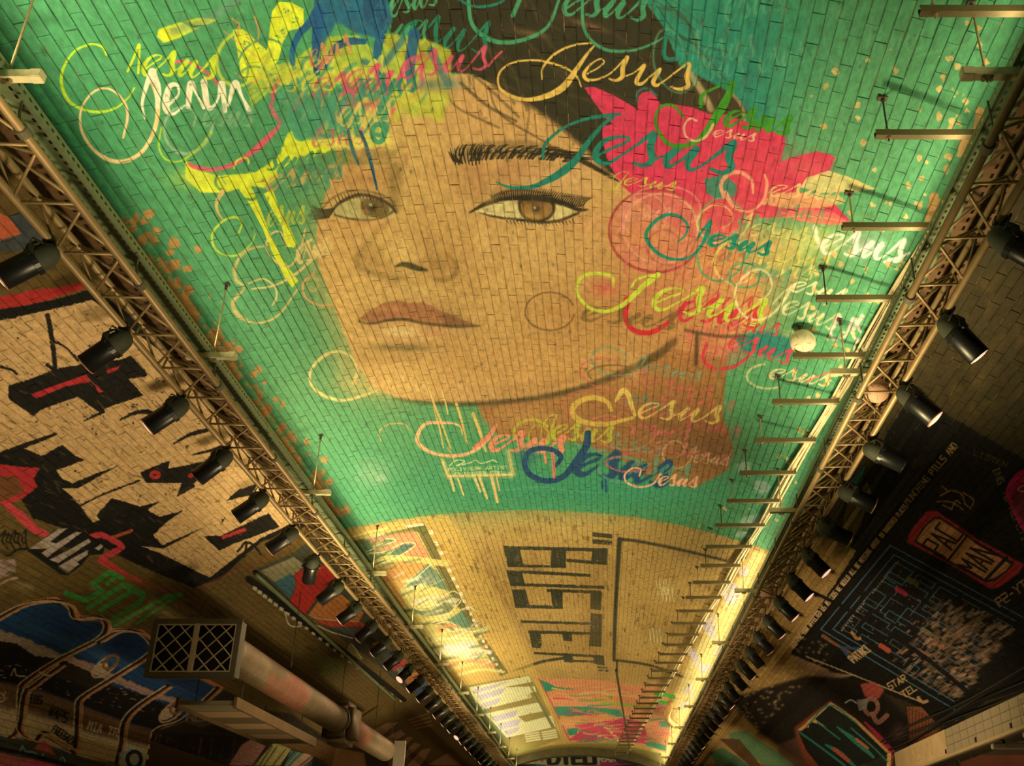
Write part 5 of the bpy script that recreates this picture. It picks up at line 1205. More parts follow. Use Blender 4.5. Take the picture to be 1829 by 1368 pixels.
A_L, A_R, A_FL = PH_L * RV, PH_R * RV, AS + Z_SP + CZ
OPEN = lambda a, y: a < -AS - .12 and 16.4 < y < 20.4
ceiling = shell('ceiling', A_L, A_R, M['mortar_ceiling'])
wall_left = shell('wall_left', -A_FL, A_L, M['mortar_left'], na=60, skip=OPEN)
OPEN_R = lambda a, y: a > AS + .5 and 8.5 < y < 15.6
wall_right = shell('wall_right', A_R, A_FL, M['mortar_right'], na=60, skip=OPEN_R)
bm = bmesh.new(); box(bm, (CXV - US - .2, -7, -.1), (CXV + US + .2, Y_END, 0)); obj('floor', bm, M['floor'], kind='structure')

# ---------------------------------------------------------------- every brick has its own edges and depth
CO, LN, JB, JP = 0.075, 0.226, 0.005, 0.0012
brk = np.random.default_rng(3)
def brick_variants():
    out = []
    for k in range(6):
        w, l, t = CO - JB, LN - JP, 0.007
        j = brk.uniform(-.0016, .0016, (4, 2)); hh = brk.uniform(-.0008, .0012, 4)
        c = np.array([(-w / 2, -l / 2), (w / 2, -l / 2), (w / 2, l / 2), (-w / 2, l / 2)])
        v = [(*(p), t) for p in c] + [(*(p * np.array((.955, .992)) + q), -h) for p, q, h in zip(c, j, hh)]
        f = [(7, 6, 5, 4)] + [((i + 1) % 4, i, i + 4, (i + 1) % 4 + 4) for i in range(4)]
        out.append((v, [tuple(q[::-1]) for q in f]))
    return out
BV = brick_variants()

def lay_bricks(parent, key, a0, a1, y0=2.6, y1=Y_END, skip=None, n_single=300):
    na = int((a1 - a0) / CO); co = (a1 - a0) / na
    ny = int((y1 - y0) / LN)
    ac = a0 + (np.arange(na) + .5) * co
    A, Yc = np.meshgrid(ac, y0 + (np.arange(ny) + .5) * LN, indexing='ij')
    Yc = Yc + (np.arange(na) % 2)[:, None] * LN / 2
    A, Yc = A.ravel(), Yc.ravel()
    A = A + brk.uniform(-.0015, .0015, A.size); Yc = Yc + brk.uniform(-.004, .004, A.size)
    keep = (Yc < y1 - LN / 2)
    if skip: keep &= ~np.array([skip(a, y) for a, y in zip(A, Yc)])
    A, Yc = A[keep], Yc[keep]
    x, z = prof(A, 0)
    px, py = project(x, Yc, z)
    dep = Yc * CT + z * ST
    inside = (px > 8) & (px < W_PX - 8) & (py > 8) & (py < H_PX - 8)
    score = np.where(inside, 1 / dep ** 2, 0)
    single = np.zeros(A.size, bool); single[np.argsort(-score)[:n_single]] = True
    tilt = np.where(np.abs(A) <= AS, A / RV, np.sign(A) * math.pi / 2)
    rec = brk.normal(0, .0008, A.size)
    kind = brk.integers(0, 6, A.size)
    mes = []
    for k, (v, f) in enumerate(BV):
        me = bpy.data.meshes.new('brick'); me.from_pydata(v, [], f); me.materials.append(M['brick_' + key]); me.update(); me.shade_flat(); mes.append(me)
    for i in np.nonzero(single)[0]:
        c, s = math.cos(tilt[i]), math.sin(tilt[i])
        o = bpy.data.objects.new('brick', mes[kind[i]]); C.objects.link(o); o.parent = parent
        o.matrix_world = Matrix(((c, 0, s, x[i] + s * rec[i]), (0, 1, 0, Yc[i]), (-s, 0, c, z[i] + CZ + c * rec[i]), (0, 0, 0, 1)))
    rest = np.nonzero(~single)[0]
    allv, allf = [], []
    base = 0
    for k in range(6):
        idx = rest[kind[rest] == k]
        v = np.array(BV[k][0])
        c, s = np.cos(tilt[idx])[:, None], np.sin(tilt[idx])[:, None]
        jit = brk.uniform(-.0005, .0005, (len(idx), 8))
        lx, ly, lz = v[:, 0][None], v[:, 1][None], v[:, 2][None] + jit + rec[idx][:, None]
        P_ = np.stack([x[idx][:, None] + c * lx + s * lz, np.broadcast_to(Yc[idx][:, None] + ly, lz.shape), z[idx][:, None] + CZ - s * lx + c * lz], -1)
        F_ = np.array(BV[k][1])[None] + (base + np.arange(len(idx)) * 8)[:, None, None]
        allv.append(P_.reshape(-1, 3)); allf.append(F_.reshape(-1, 4)); base += len(idx) * 8
    V, F = np.vstack(allv), np.vstack(allf)
    me = bpy.data.meshes.new('brickwork')
    me.vertices.add(len(V)); me.vertices.foreach_set('co', V.ravel().astype(np.float32))
    me.loops.add(F.size); me.loops.foreach_set('vertex_index', F.ravel().astype(np.int32))
    me.polygons.add(len(F)); me.polygons.foreach_set('loop_start', (np.arange(len(F)) * 4).astype(np.int32))
    me.update(calc_edges=True); me.shade_flat()
    obj('brickwork', me, M['brick_' + key], parent, kind='stuff')

lay_bricks(ceiling, 'ceiling', A_L, A_R)
lay_bricks(wall_left, 'left', -(AS + 1.4), A_L, skip=OPEN)
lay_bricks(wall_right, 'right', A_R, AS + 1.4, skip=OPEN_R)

# far end: a painted wall under a brick arch ring
def end_wall():
    av = np.linspace(-A_FL, A_FL, 90); x, z = prof(av, -.013)
    bm = bmesh.new(); vs = [bm.verts.new((x[i], Y_END, z[i] + CZ)) for i in range(len(av))]
    f = bm.faces.new(vs); f.normal_update()
    bmesh.ops.triangulate(bm, faces=[f])
    w, h = 512, 128
    global IMG, CW, CH
    keep = (IMG, CW, CH)
    CW, CH = int(260 * PS + 2 * PM * PS), int(70 * PS + 2 * PM * PS)
    IMG = np.empty((CH, CW, 3), np.float32); IMG[:] = np.array((70, 62, 50)) / 255
    r = random.Random(5)
    for k in range(40):
        P([(r.uniform(0, 260), r.uniform(0, 70)) for _ in range(3)], r.choice([(40, 84, 92), (200, 180, 120), (26, 24, 22), (196, 60, 110), (206, 96, 90), (60, 110, 110)]), .85, curve=False, rough=1)
    P([(70, 8), (150, 4), (152, 50), (72, 52)], (206, 190, 130), .95)
    for i, ch in enumerate(['D', 'Y', 'E', 'U']):
        text(ch, (76 + i * 18, 46), (96 + i * 18, 45), 34, (20, 20, 18), 7)
    text('ABOU', (30, 46), (72, 44), 18, (206, 200, 130), 3); text('RAR', (150, 40), (180, 40), 18, (220, 214, 150), 3); text('NN', (226, 30), (250, 34), 14, (230, 220, 170), 3)
    for k in range(5): ring(185 + k * 11, 34, 7, 9, 5, (20, 60, 74), .9)
    yy, xx = np.mgrid[0:h, 0:w]
    px = xx / w * 260; py = (1 - yy / h) * 70
    im = pack('paint_end', sample(px, py), 0.5)
    IMG, CW, CH = keep
    m, nt, b = nmat('painted_end_wall')
    geo = N(nt, 'ShaderNodeNewGeometry'); mp = N(nt, 'ShaderNodeMapping', vector_type='POINT'); nt.links.new(geo.outputs['Position'], mp.inputs[0])
    # x from -3.3 to 2.4, z from 2.6 to 4.75 above the eye
    sep = N(nt, 'ShaderNodeSeparateXYZ'); nt.links.new(geo.outputs['Position'], sep.inputs[0])
    u = math_(nt, 'DIVIDE', math_(nt, 'SUBTRACT', sep.outputs[0], -3.9), 6.4); v = math_(nt, 'DIVIDE', math_(nt, 'SUBTRACT', sep.outputs[2], 3.85 + CZ), .85)
    cmb = N(nt, 'ShaderNodeCombineXYZ'); nt.links.new(u, cmb.inputs[0]); nt.links.new(v, cmb.inputs[1])
    tx = N(nt, 'ShaderNodeTexImage', image=im, extension='EXTEND'); nt.links.new(cmb.outputs[0], tx.inputs[0]); nt.links.new(tx.outputs[0], b.inputs['Base Color']); b.inputs['Roughness'].default_value = .8
    nt.nodes.remove(mp)
    o = obj('wall_back', bm, m, kind='structure')
    # arch ring standing proud of the vault at the far end
    av = np.linspace(-AS, AS, 60)
    for (h0, h1, y0, y1, nm) in ((-.01, .26, Y_END - .55, Y_END - .05, 'trim_1'),):
        bm = bmesh.new(); rings = []
        for a in av:
            xa, za = prof(a, h0); xb, zb = prof(a, h1)
            rings.append([bm.verts.new(p) for p in ((xa, y0, za + CZ), (xb, y0, zb + CZ), (xb, y1, zb + CZ), (xa, y1, za + CZ))])
        for p, q in zip(rings, rings[1:]):
            for i in range(4): bm.faces.new((p[i], p[(i + 1) % 4], q[(i + 1) % 4], q[i]))
        bmesh.ops.recalc_face_normals(bm, faces=bm.faces)
        obj(nm, bm, simple('grimy_arch_ring', (.10, .085, .045), .8, 0, .5, 4), kind='structure')
end_wall()
# side passage in the left wall
bm = bmesh.new()
xw = CXV - US
for (lo, hi) in (((xw - 3.0, 16.2, 0), (xw - .013, 16.4, Z_SP + CZ)), ((xw - 3.0, 20.4, 0), (xw - .013, 20.6, Z_SP + CZ)), ((xw - 3.2, 16.2, 0), (xw - 3.0, 20.6, Z_SP + CZ)), ((xw - 3.2, 16.2, Z_SP + CZ - .12), (xw - .013, 20.6, Z_SP + CZ))):
    box(bm, lo, hi)
obj('wall_side_passage', bm, M['timber'], kind='structure')
# ---------------------------------------------------------------- trusses
ORD = ['first', 'second', 'third', 'fourth', 'fifth', 'sixth', 'seventh', 'eighth', 'ninth', 'tenth', 'eleventh', 'twelfth', 'thirteenth', 'fourteenth', 'fifteenth', 'sixteenth', 'seventeenth', 'eighteenth', 'nineteenth', 'twentieth']
ORD += ['twenty ' + o for o in ORD[:9]] + ['thirtieth'] + ['thirty ' + o for o in ORD[:9]] + ['fortieth', 'forty first', 'forty second']
TR = {'left': (-2.99, -3.33, 3.50, (-3.40, 3.73)), 'right': (1.955, 2.24, 3.40, (2.30, 3.64))}
Y0T, PITCH, Y1T = 2.75, 0.52, 40.2
def truss(side):
    xi, xo, z, (xa, za) = TR[side]
    t = thing('lighting_truss', f'long tan aluminium truss carrying spotlights along the {side} side', 'truss', E((xi + xo) / 2, 0, z))
    L = Vector(E((xi + xo) / 2, 0, z))
    def loc(x, y, zz): return Vector(E(x, y, zz)) - L
    for x, zz in ((xi, z), (xo, z), (xa, za)):
            bm = bmesh.new(); tube(bm, loc(x, Y0T, zz), loc(x, Y1T, zz), .0245, 14); obj('chord', bm, M['truss'], t, True)
    k, n_single, rest = 0, 0, bmesh.new()
    y = Y0T + (.0 if side == 'left' else .2)
    cnt = 0
    while y + PITCH < Y1T:
        segs = [((xo, y, z), (xi, y + .02, z)), ((xi, y + .06, z), (xo, y + PITCH - .04, z)),
                ((xi, y + .10, z), (xa, y + .26, za)), ((xa, y + .28, za), (xi, y + PITCH - .02, z)),
                ((xo, y + .05, z), (xa, y + .26, za)), ((xa, y + .28, za), (xo, y + PITCH - .05, z))]
        for a, b in segs:
            if n_single < 288:
                bm = bmesh.new(); tube(bm, loc(*a), loc(*b), .0095, 7); obj('brace', bm, M['truss'], t, True); n_single += 1
            else:
                tube(rest, loc(*a), loc(*b), .0095, 5, cap=False)
        y += PITCH
    obj('bracing', rest, M['truss'], t, True, kind='stuff')
    y = 2.72 + 1.5
    while y < 40:                                                   # couplers and the short hangers up to the tray
        bm = bmesh.new(); lathe(bm, [(.025, -.03), (.036, -.026), (.036, .026), (.025, .03)], loc(xi, y, z), (0, 1, 0), 14)
        s = -1 if side == 'left' else 1
        tube(bm, loc(xi + s * .02, y, z + .02), loc(xi + s * .05, y, z + .13), .008, 6); tube(bm, loc(xi + s * .05, y, z + .13), loc(xi + s * .05, y, z + (.2 if side == 'left' else .3)), .006, 6)
        box(bm, loc(xi + s * .015, y - .02, z + .02), loc(xi + s * .06, y + .02, z + .05))
        obj('hanger_clamp', bm, M['frame'], t)
        y += 1.5
    return t
for s in ('left', 'right'): truss(s)

# ---------------------------------------------------------------- perforated cable trays
def perforated(bm, p0, du, dv, nu, nv, fu=.5, fv=.3):
    """a sheet of nu by nv cells, each with a slot cut through it; du, dv one cell's edges"""
    p0, du, dv = Vector(p0), Vector(du), Vector(dv)
    for i in range(nu):
        rows = []
        for j in range(nv):
            o = p0 + du * i + dv * j
            g = [[bm.verts.new(o + du * a + dv * b) for a in (0, .5 - fu / 2, .5 + fu / 2, 1)] for b in (0, .5 - fv / 2, .5 + fv / 2, 1)]
            for r in range(3):
                for c in range(3):
                    if r == 1 and c == 1: continue
                    bm.faces.new((g[r][c], g[r][c + 1], g[r + 1][c + 1], g[r + 1][c]))
def tray(name, label, x0, x1, z, mat, cells, lip, pitch, y0=2.6, y1=40.3, fv=.3, sub=True):
    t = thing(name, label, 'cable tray', E(x0, 0, z))
    def part(nm, fn):
        bm = bmesh.new(); fn(bm); obj(nm, bm, mat, t)
    n = int((y1 - y0) / pitch)
    part('base', lambda bm: perforated(bm, (0, y0, 0), (0, pitch, 0), ((x1 - x0) / cells, 0, 0), n, cells, .5, fv))
    part('side_flange', lambda bm: perforated(bm, (0, y0, 0), (0, pitch, 0), (0, 0, lip), n, 1, .5, .25))
    part('side_flange', lambda bm: perforated(bm, (x1 - x0, y0, 0), (0, pitch, 0), (0, 0, lip), n, 1, .5, .25))
    return t
tray('cable_tray', 'narrow green perforated cable tray along the left edge of the mural', -3.205, -3.06, 3.75, M['tray'], 2, .06, .062, fv=.22)
tray('cable_tray', 'narrow green perforated cable tray along the right edge of the mural', 2.055, 2.19, 3.72, M['tray'], 2, .06, .062, fv=.22)
tray('wide_tray', 'wide rust brown slotted tray above the left truss', -3.62, -3.235, 3.94, M['tray_rust'], 5, .05, .09, fv=.28)
tray('wide_tray', 'wide rust brown slotted tray above the right truss', 2.2, 2.47, 3.80, M['tray_rust'], 4, .05, .09, fv=.28)
for side, xs, z in (('left', (-3.5, -3.42, -3.3), 3.96), ('right', (2.27, 2.34, 2.42), 3.82)):
    for i, x in enumerate(xs):
        bm = bmesh.new(); path(bm, [E(x + .02 * math.sin(y * 1.3 + i * 2), y, z + .015 + .006 * math.sin(y * 2)) for y in np.arange(2.6, 40.2, .5)], .012 + .003 * i, 6)
        tag(obj('cable', bm, M['rubber'], None, True), f'{("inner", "middle", "outer")[i]} black cable lying in the wide brown tray on the {side}' if side == 'right' else f'{("outer", "middle", "inner")[i]} black cable lying in the wide brown tray on the {side}', 'cable')

# ---------------------------------------------------------------- spotlights hung under the outer chords
rl = random.Random(4)
def make_lamp(side, y, label, d, proto=None):
    xi, xo, z, _ = TR[side]
    s = -1 if side == 'left' else 1
    t = thing('spotlight', label, 'spotlight', E(xo, y, z), f'spotlights along the {side} truss')
    ax = Vector(d).normalized()
    piv = Vector((s * .055, 0, -.155))
    side_v = ax.cross(Vector((0, 0, 1))).normalized()                 # the yoke's pivot axis
    r = .078
    bm = bmesh.new(); lathe(bm, [(r, -.01), (r, .205), (r - .004, .207), (r - .004, .0)], piv, ax, 22); obj('barrel', bm, M['black'], t, True)
    bm = bmesh.new(); lathe(bm, [(.006, -.152), (.03, -.147), (.052, -.132), (.068, -.105), (.078, -.065), (.081, -.015)], piv, ax, 22, cap0=True); obj('rear_dome', bm, M['dust'], t, True)
    bm = bmesh.new(); lathe(bm, [(.079, -.022), (.089, -.02), (.089, .012), (.079, .014)], piv, ax, 22); obj('clamp_band', bm, M['black'], t)
    bm = bmesh.new(); lathe(bm, [(.001, .216), (.04, .213), (r - .006, .205), (r - .006, .19)], piv, ax, 22); obj('lens', bm, M['lens'], t, True)
    bm = bmesh.new(); lathe(bm, [(r - .006, .206), (r + .002, .207), (r + .002, .199), (r - .001, .199)], piv, ax, 22); obj('front_rim', bm, M['rim'] if rl.random() < .8 else M['black'], t, True)
    # yoke: a flat strap from one pivot up round the clamp and down to the other
    bm = bmesh.new(); w = .022
    pts = [piv + side_v * .093, piv + side_v * .093 + Vector((0, 0, .06)), Vector((s * .03, 0, -.045)) + side_v * .055, Vector((s * .015, 0, -.035)), Vector((s * .03, 0, -.045)) - side_v * .055, piv - side_v * .093 + Vector((0, 0, .06)), piv - side_v * .093]
    wd = side_v.cross(Vector((0, 0, 1))).normalized()
    prev = None
    for i, p in enumerate(pts):
        d_ = (pts[min(i + 1, 6)] - pts[max(i - 1, 0)]).normalized(); nrm = d_.cross(wd).normalized()
        q = [bm.verts.new(p + wd * a * w + nrm * b * .003) for a, b in ((-1, -1), (1, -1), (1, 1), (-1, 1))]
        if prev:
            for k in range(4): bm.faces.new((prev[k], prev[(k + 1) % 4], q[(k + 1) % 4], q[k]))
        prev = q
    bmesh.ops.recalc_face_normals(bm, faces=bm.faces); obj('yoke', bm, M['dust'], t)
    for k in (-1, 1):
        bm = bmesh.new(); tube(bm, piv + side_v * .084 * k, piv + side_v * .108 * k, .014, 10); tube(bm, piv + side_v * .108 * k, piv + side_v * .112 * k, .007, 8); obj('pivot_knob', bm, M['steel'] if k == (1 if side == 'left' else -1) else M['black'], t)
    bm = bmesh.new(); lathe(bm, [(.0255, -.022), (.034, -.02), (.034, .02), (.0255, .022)], (0, 0, 0), (0, 1, 0), 14); box(bm, (s * .01 - .012, -.014, -.05), (s * .01 + .012, .014, -.028)); obj('hook_clamp', bm, M['black'], t)
    bm = bmesh.new()
    a0 = rl.uniform(-.5, .5)
    cen = Vector((s * .02, -.06, -.04))
    path(bm, [cen + Vector((.055 * math.cos(a) * .6, .055 * math.sin(a), .06 * math.cos(a))) for a in np.linspace(a0, a0 + 4.8, 16)] + [piv - ax * .14], .006, 6); obj('power_cable', bm, M['rubber'], t, True)
    bm = bmesh.new(); e1 = piv + side_v * .1; path(bm, [e1, piv - ax * .05 + side_v * .083 + Vector((0, 0, .012)), piv - ax * .07 + Vector((0, 0, -.07)), piv - ax * .04 - side_v * .085], .0018, 5); obj('safety_wire', bm, M['steel'], t)
    # its own light
    ld = bpy.data.lights.new('beam', 'SPOT'); ld.energy = LAMP_W[side] * (1 if y < 12 else 1.3 if side == 'left' else 3.4); ld.color = (1, .74, .48); ld.spot_size = math.radians(95); ld.spot_blend = .9; ld.shadow_soft_size = .06
    lo = bpy.data.objects.new('beam', ld); C.objects.link(lo); lo.parent = t
    lo.location = piv + ax * .215; lo.rotation_euler = (-ax).to_track_quat('Z', 'Y').to_euler()
    return t
LAMP_W = {'left': 34, 'right': 8}
ly = [5.21 + 1.08 * k for k in range(32)]
for k, y in enumerate(ly):
    d = (-.74 + rl.uniform(-.06, .06), rl.uniform(-.12, .12), -.62 + rl.uniform(-.06, .06))
    if k == 6: d = (-.25, .75, -.6)
    if k in (12, 19): d = (-.5, -.45, -.7)
    make_lamp('left', y, f'{ORD[k]} black spotlight on the left truss, counting from the camera', d)
ry = [4.88 + 1.035 * k for k in range(34)]
for k, y in enumerate(ry):
    d = (.64 + rl.uniform(-.06, .08), rl.uniform(-.1, .1), -.70 + rl.uniform(-.08, .08))
    if k in (3, 4, 5): d = (.85, .05, -.42)
    if k > 9 and k not in (12, 15, 21): d = (d[0], abs(d[1]) + .12, d[2])
    if k in (6, 7): d = (.6, -.12, -.72)
    make_lamp('right', y, f'{ORD[k]} black spotlight on the right truss, counting from the camera', d)

# ---------------------------------------------------------------- struts, rods, boxes, conduit
def cond_x(y): return 2.25 - .0403 * (y - 5.5)
GRP = 'steel struts hung under the right side of the vault'
ys = [3.87] + [4.82 + .94 * k for k in range(38)]
def c_channel(bm, x0, x1, y, z, w=.042, h=.042, t=.004):
    for lo, hi in (((x0, y - w / 2, z), (x1, y + w / 2, z + t)), ((x0, y - w / 2, z + t), (x1, y - w / 2 + t, z + h)), ((x0, y + w / 2 - t, z + t), (x1, y + w / 2, z + h)),
                   ((x0, y - w / 2 + t, z + h - t), (x1, y - w / 2 + .012, z + h)), ((x0, y + w / 2 - .012, z + h - t), (x1, y + w / 2 - t, z + h))):
        box(bm, lo, hi)
for k, y in enumerate(ys):
    xr = min(2.20, cond_x(y) + .02); xl = xr - (.61 if y < 14 else .56)
    z = ceil_z(xr) - .105
    t = thing('steel_strut', f'{ORD[k]} steel strut below the right side of the vault, counting from the camera', 'strut', E(xl, y, z), GRP)
    bm = bmesh.new(); c_channel(bm, 0, xr - xl, 0, 0); obj('channel', bm, M['steel'], t)
    xrod = .075
    zt = ceil_z(xl + xrod) - z
    bm = bmesh.new(); tube(bm, (xrod, 0, -.03), (xrod, 0, zt + .01), .006, 8); obj('hanging_rod', bm, M['rod_dark'] if k % 2 else M['rod'], t)
    bm = bmesh.new(); box(bm, (xrod - .03, -.02, zt - .012), (xrod + .03, .02, zt + .01)); tube(bm, (xrod, 0, zt - .035), (xrod, 0, zt - .01), .012, 6); obj('anchor_plate', bm, M['rod_dark'], t)
    for q in (-.014, .044):
        bm = bmesh.new(); tube(bm, (xrod, 0, q), (xrod, 0, q + .012), .013, 6); obj('nut', bm, M['rod'], t)
# strut ends with rods that carry the trays
def strut_end(side, y, k, n):
    if side == 'left': x0, x1, xr, z = -3.25, -2.865, -3.0 - .04, 3.70
    else: x0, x1, xr, z = 1.80, 2.2, 1.92, 3.66
    t = thing('tray_bracket', f'{ORD[k]} pale bracket holding the {side} tray on a rod, counting from the camera', 'bracket', E(x0, y, z), f'brackets of the {side} tray')
    bm = bmesh.new(); c_channel(bm, 0, x1 - x0, 0, 0, .05, .045); obj('channel', bm, M['cream'], t)
    e = x1 - x0 if side == 'left' else 0
    bm = bmesh.new(); box(bm, (e - .055, -.03, -.004), (e + .005, .03, .05), .004) if side == 'left' else box(bm, (e - .005, -.03, -.004), (e + .06, .03, .05), .004); obj('end_cap', bm, M['cream'], t)
    zt = ceil_z(xr) - z
    bm = bmesh.new(); tube(bm, (xr - x0, 0, -.03), (xr - x0, 0, zt), .0065, 8); obj('hanging_rod', bm, M['rod'], t)
    for q in (-.02, .02):
        bm = bmesh.new(); tube(bm, (xr - x0 + q, 0, -.022), (xr - x0 + q, 0, -.003), .011, 6); obj('nut', bm, M['rod'], t)
    bm = bmesh.new(); box(bm, (xr - x0 - .022, -.022, zt - .012), (xr - x0 + .022, .022, zt + .01)); tube(bm, (xr - x0, 0, zt - .06), (xr - x0, 0, zt - .01), .012, 8); obj('ceiling_anchor', bm, M['rod_dark'], t)
for k in range(12): strut_end('left', 4.06 + 3.09 * k, k, 12)
for k in range(11): strut_end('right', 4.0 + 3.35 * k, k, 11)

t = thing('conduit', 'cream conduit bundle lying across the steel struts on the right', 'conduit', E(cond_x(5.2), 5.2, 3.97))
def cpt(y, off=0, dz=0):
    x = cond_x(y) + off + .012 * math.sin(y * 1.7 + off * 30); return Vector((x - cond_x(5.2), y - 5.2, ceil_z(min(x, 2.2)) - .032 - 3.97 + dz))
for i, (off, dz, r, y1, mt) in enumerate(((0, 0, .024, 40, 'conduit'), (-.035, -.008, .012, 40, 'conduit'), (.03, -.012, .012, 17, 'conduit'), (-.012, -.018, .006, 40, 'rod_dark'))):
    bm = bmesh.new(); path(bm, [cpt(y, off, dz - .004 * abs(math.sin(y * 3.34))) for y in np.arange(5.2 + i * .3, y1, .35)], r, 8); obj('pipe' if i == 0 else 'cable', bm, M[mt], t, True)
for k in range(24):
    y = 6.2 + 1.4 * k; p = cpt(y)
    bm = bmesh.new(); lathe(bm, [(.026, -.02), (.031, -.018), (.031, .018), (.026, .02)], p, (-.04, 1, 0), 12); obj('saddle_clip', bm, M['cream'] if k % 2 else M['conduit'], t)

# the thin cable that runs down the crown beyond the capitals
bm = bmesh.new(); path(bm, [E(.27 + (y - 24.5) / 15.5 * .68, y, ceil_z(.27 + (y - 24.5) / 15.5 * .68) - .05 - .012 * math.sin(y * 4)) for y in np.arange(24.4, 40.2, .3)], .022, 6)
tag(obj('cable', bm, M['rod_dark'], None, True), 'dark sagging cable pinned down the crown beyond the black capitals', 'cable')
bm = bmesh.new(); path(bm, [E(*p) for p in ((1.62, 26.2, 4.05), (1.62, 27.6, 4.05), (1.66, 28.4, 4.04), (1.74, 28.8, 4.02), (1.86, 29.15, 3.99), (1.95, 29.25, 3.96))], .085, 12)
t = tag(obj('bent_pipe', bm, M['orange_pipe'], None, True), 'fat orange bent pipe at the far right of the vault', 'pipe')
for p in ((1.62, 26.9, 4.05), (1.63, 27.9, 4.05)):
    bm = bmesh.new(); lathe(bm, [(.085, -.03), (.095, -.025), (.095, .025), (.085, .03)], E(*p), (0, 1, 0), 14); obj('pipe_collar', bm, M['orange_pipe'], t)

# ---------------------------------------------------------------- lost balls
def ball(name, label, cx, cy, cz, r, mat, seams=True):
    bm = bmesh.new(); bmesh.ops.create_icosphere(bm, subdivisions=4, radius=r)
    t = tag(obj(name, bm, mat, None, True), label, 'ball'); t.location = E(cx, cy, cz)
    if seams:
        bm = bmesh.new(); bmesh.ops.create_icosphere(bm, subdivisions=1, radius=r * 1.0)
        es = [(e.verts[0].co.copy(), e.verts[1].co.copy()) for e in bm.edges]; bm.free()
        bm = bmesh.new()
        for a, b in es:
            a2, b2 = a.lerp(b, 1 / 3), a.lerp(b, 2 / 3)
            path(bm, [(a2.lerp(b2, s)).normalized() * r * 1.001 for s in (0, .5, 1)], .0018, 5)
        obj('seam', bm, M['seam'], t, kind='stuff')
    return t
k7 = 4
ysb = ys[1 + 3]; xrb = min(2.2, cond_x(ysb) + .02); zb = ceil_z(xrb) - .105 + .042
ball('football', 'scuffed cream football resting on a steel strut below the mural', 1.665, ysb, zb + .108, .107, M['ball'])
ball('football', 'cream ball lodged in the right truss beside the third spotlight', 2.13, 7.30, 3.50, .10, M['ball_pink'], True)
ball('football', 'small cream ball lodged in the right truss halfway to the far end', 2.13, 13.4, 3.50, .10, M['ball_pink'], True)

# ---------------------------------------------------------------- ventilation ducting on the left wall
YB = 12.6
t = thing('ventilation_grille_box', 'grey ventilation box with a diamond mesh front on the left wall', 'vent', E(-4.93, YB, 2.27))
X0, X1, ZH = -.52, .52, .66
bm = bmesh.new()
for lo, hi in (((X0, .0, 0), (X1, .2, .02)), ((X0, 0, ZH - .02), (X1, .2, ZH)), ((X0, 0, .02), (X0 + .02, .2, ZH - .02)), ((X1 - .02, 0, .02), (X1, .2, ZH - .02)), ((X0 + .02, .18, .02), (X1 - .02, .2, ZH - .02))): box(bm, lo, hi)
obj('housing', bm, M['frame'], t)
bm = bmesh.new(); box(bm, (X0 + .02, .05, .02), (X1 - .02, .06, ZH - .02)); obj('dark_backing', bm, M['dark'], t)
for lo, hi in (((X0 - .02, -.03, -.02), (X1 + .02, 0, .045)), ((X0 - .02, -.03, ZH - .045), (X1 + .02, 0, ZH + .02)), ((X0 - .02, -.03, .045), (X0 + .045, 0, ZH - .045)), ((X1 - .045, -.03, .045), (X1 + .02, 0, ZH - .045))):
    bm = bmesh.new(); box(bm, lo, hi, .004); obj('frame_bar', bm, M['frame'], t)
bm = bmesh.new(); box(bm, (-.022, -.035, .04), (.022, -.012, ZH - .04)); obj('mullion', bm, M['grille'], t)
for x0, x1 in ((X0 + .045, -.022), (.022, X1 - .045)):
    w, h = x1 - x0, ZH - .09
    for lo, hi in (((x0, -.03, .045), (x1, -.018, .06)), ((x0, -.03, ZH - .06), (x1, -.018, ZH - .045)), ((x0, -.03, .06), (x0 + .012, -.018, ZH - .06)), ((x1 - .012, -.03, .06), (x1, -.018, ZH - .06))):
        bm = bmesh.new(); box(bm, lo, hi); obj('mesh_edge', bm, M['grille'], t)
    for sgn in (1, -1):
        for c in np.arange(-h + .02, w + h, .2):
            # lines x = c +- z clipped to the leaf
            a = [(c, 0), (c + h, h)] if sgn > 0 else [(c + h, 0), (c, h)]
            (xa, za), (xb, zb_) = a
            def clip(p, q):
                (ax_, az_), (bx_, bz_) = p, q
                t0, t1 = 0., 1.
                for lo_, hi_, a_, d_ in ((0, w, ax_, bx_ - ax_),):
                    tt = sorted(((lo_ - a_) / d_, (hi_ - a_) / d_)); t0, t1 = max(t0, tt[0]), min(t1, tt[1])
                return None if t0 >= t1 - .05 else ((ax_ + (bx_ - ax_) * t0, az_ + (bz_ - az_) * t0), (ax_ + (bx_ - ax_) * t1, az_ + (bz_ - az_) * t1))
            r = clip(*a)
            if not r: continue
            bm = bmesh.new(); y = -.026 if sgn > 0 else -.020
            tube(bm, (x0 + r[0][0], y, .045 + r[0][1]), (x0 + r[1][0], y, .045 + r[1][1]), .0085, 6); obj('mesh_bar', bm, M['grille'], t)
def flex(name, label, x, z, y0, y1, r, mat, step=.1, pink=None):
    prof_ = []
    for i in range(int((y1 - y0) / step)):
        prof_ += [(r - .012, i * step), (r + .012, i * step + step * .35), (r + .012, i * step + step * .6), (r - .012, i * step + step * .95)]
    bm = bmesh.new(); lathe(bm, prof_, (0, 0, 0), (0, 1, 0), 26, True, True)
    o = obj(name, bm, [mat, M['duct_pink']], None, False); tag(o, label, 'duct'); o.location = E(x, y0, z)
    if pink:
        for p in o.data.polygons:
            c = p.center
            if pink[0] < c.y + .35 * math.sin(c.x * 9) < pink[1] and c.z < .12 * math.sin(c.y * 3) + .05: p.material_index = 1
    return o
flex('spiral_duct', 'ribbed round duct running on from the mesh fronted vent box', -4.62, 2.62, YB + .2, 18.6, .20, M['duct'], pink=(1.6, 3.6))
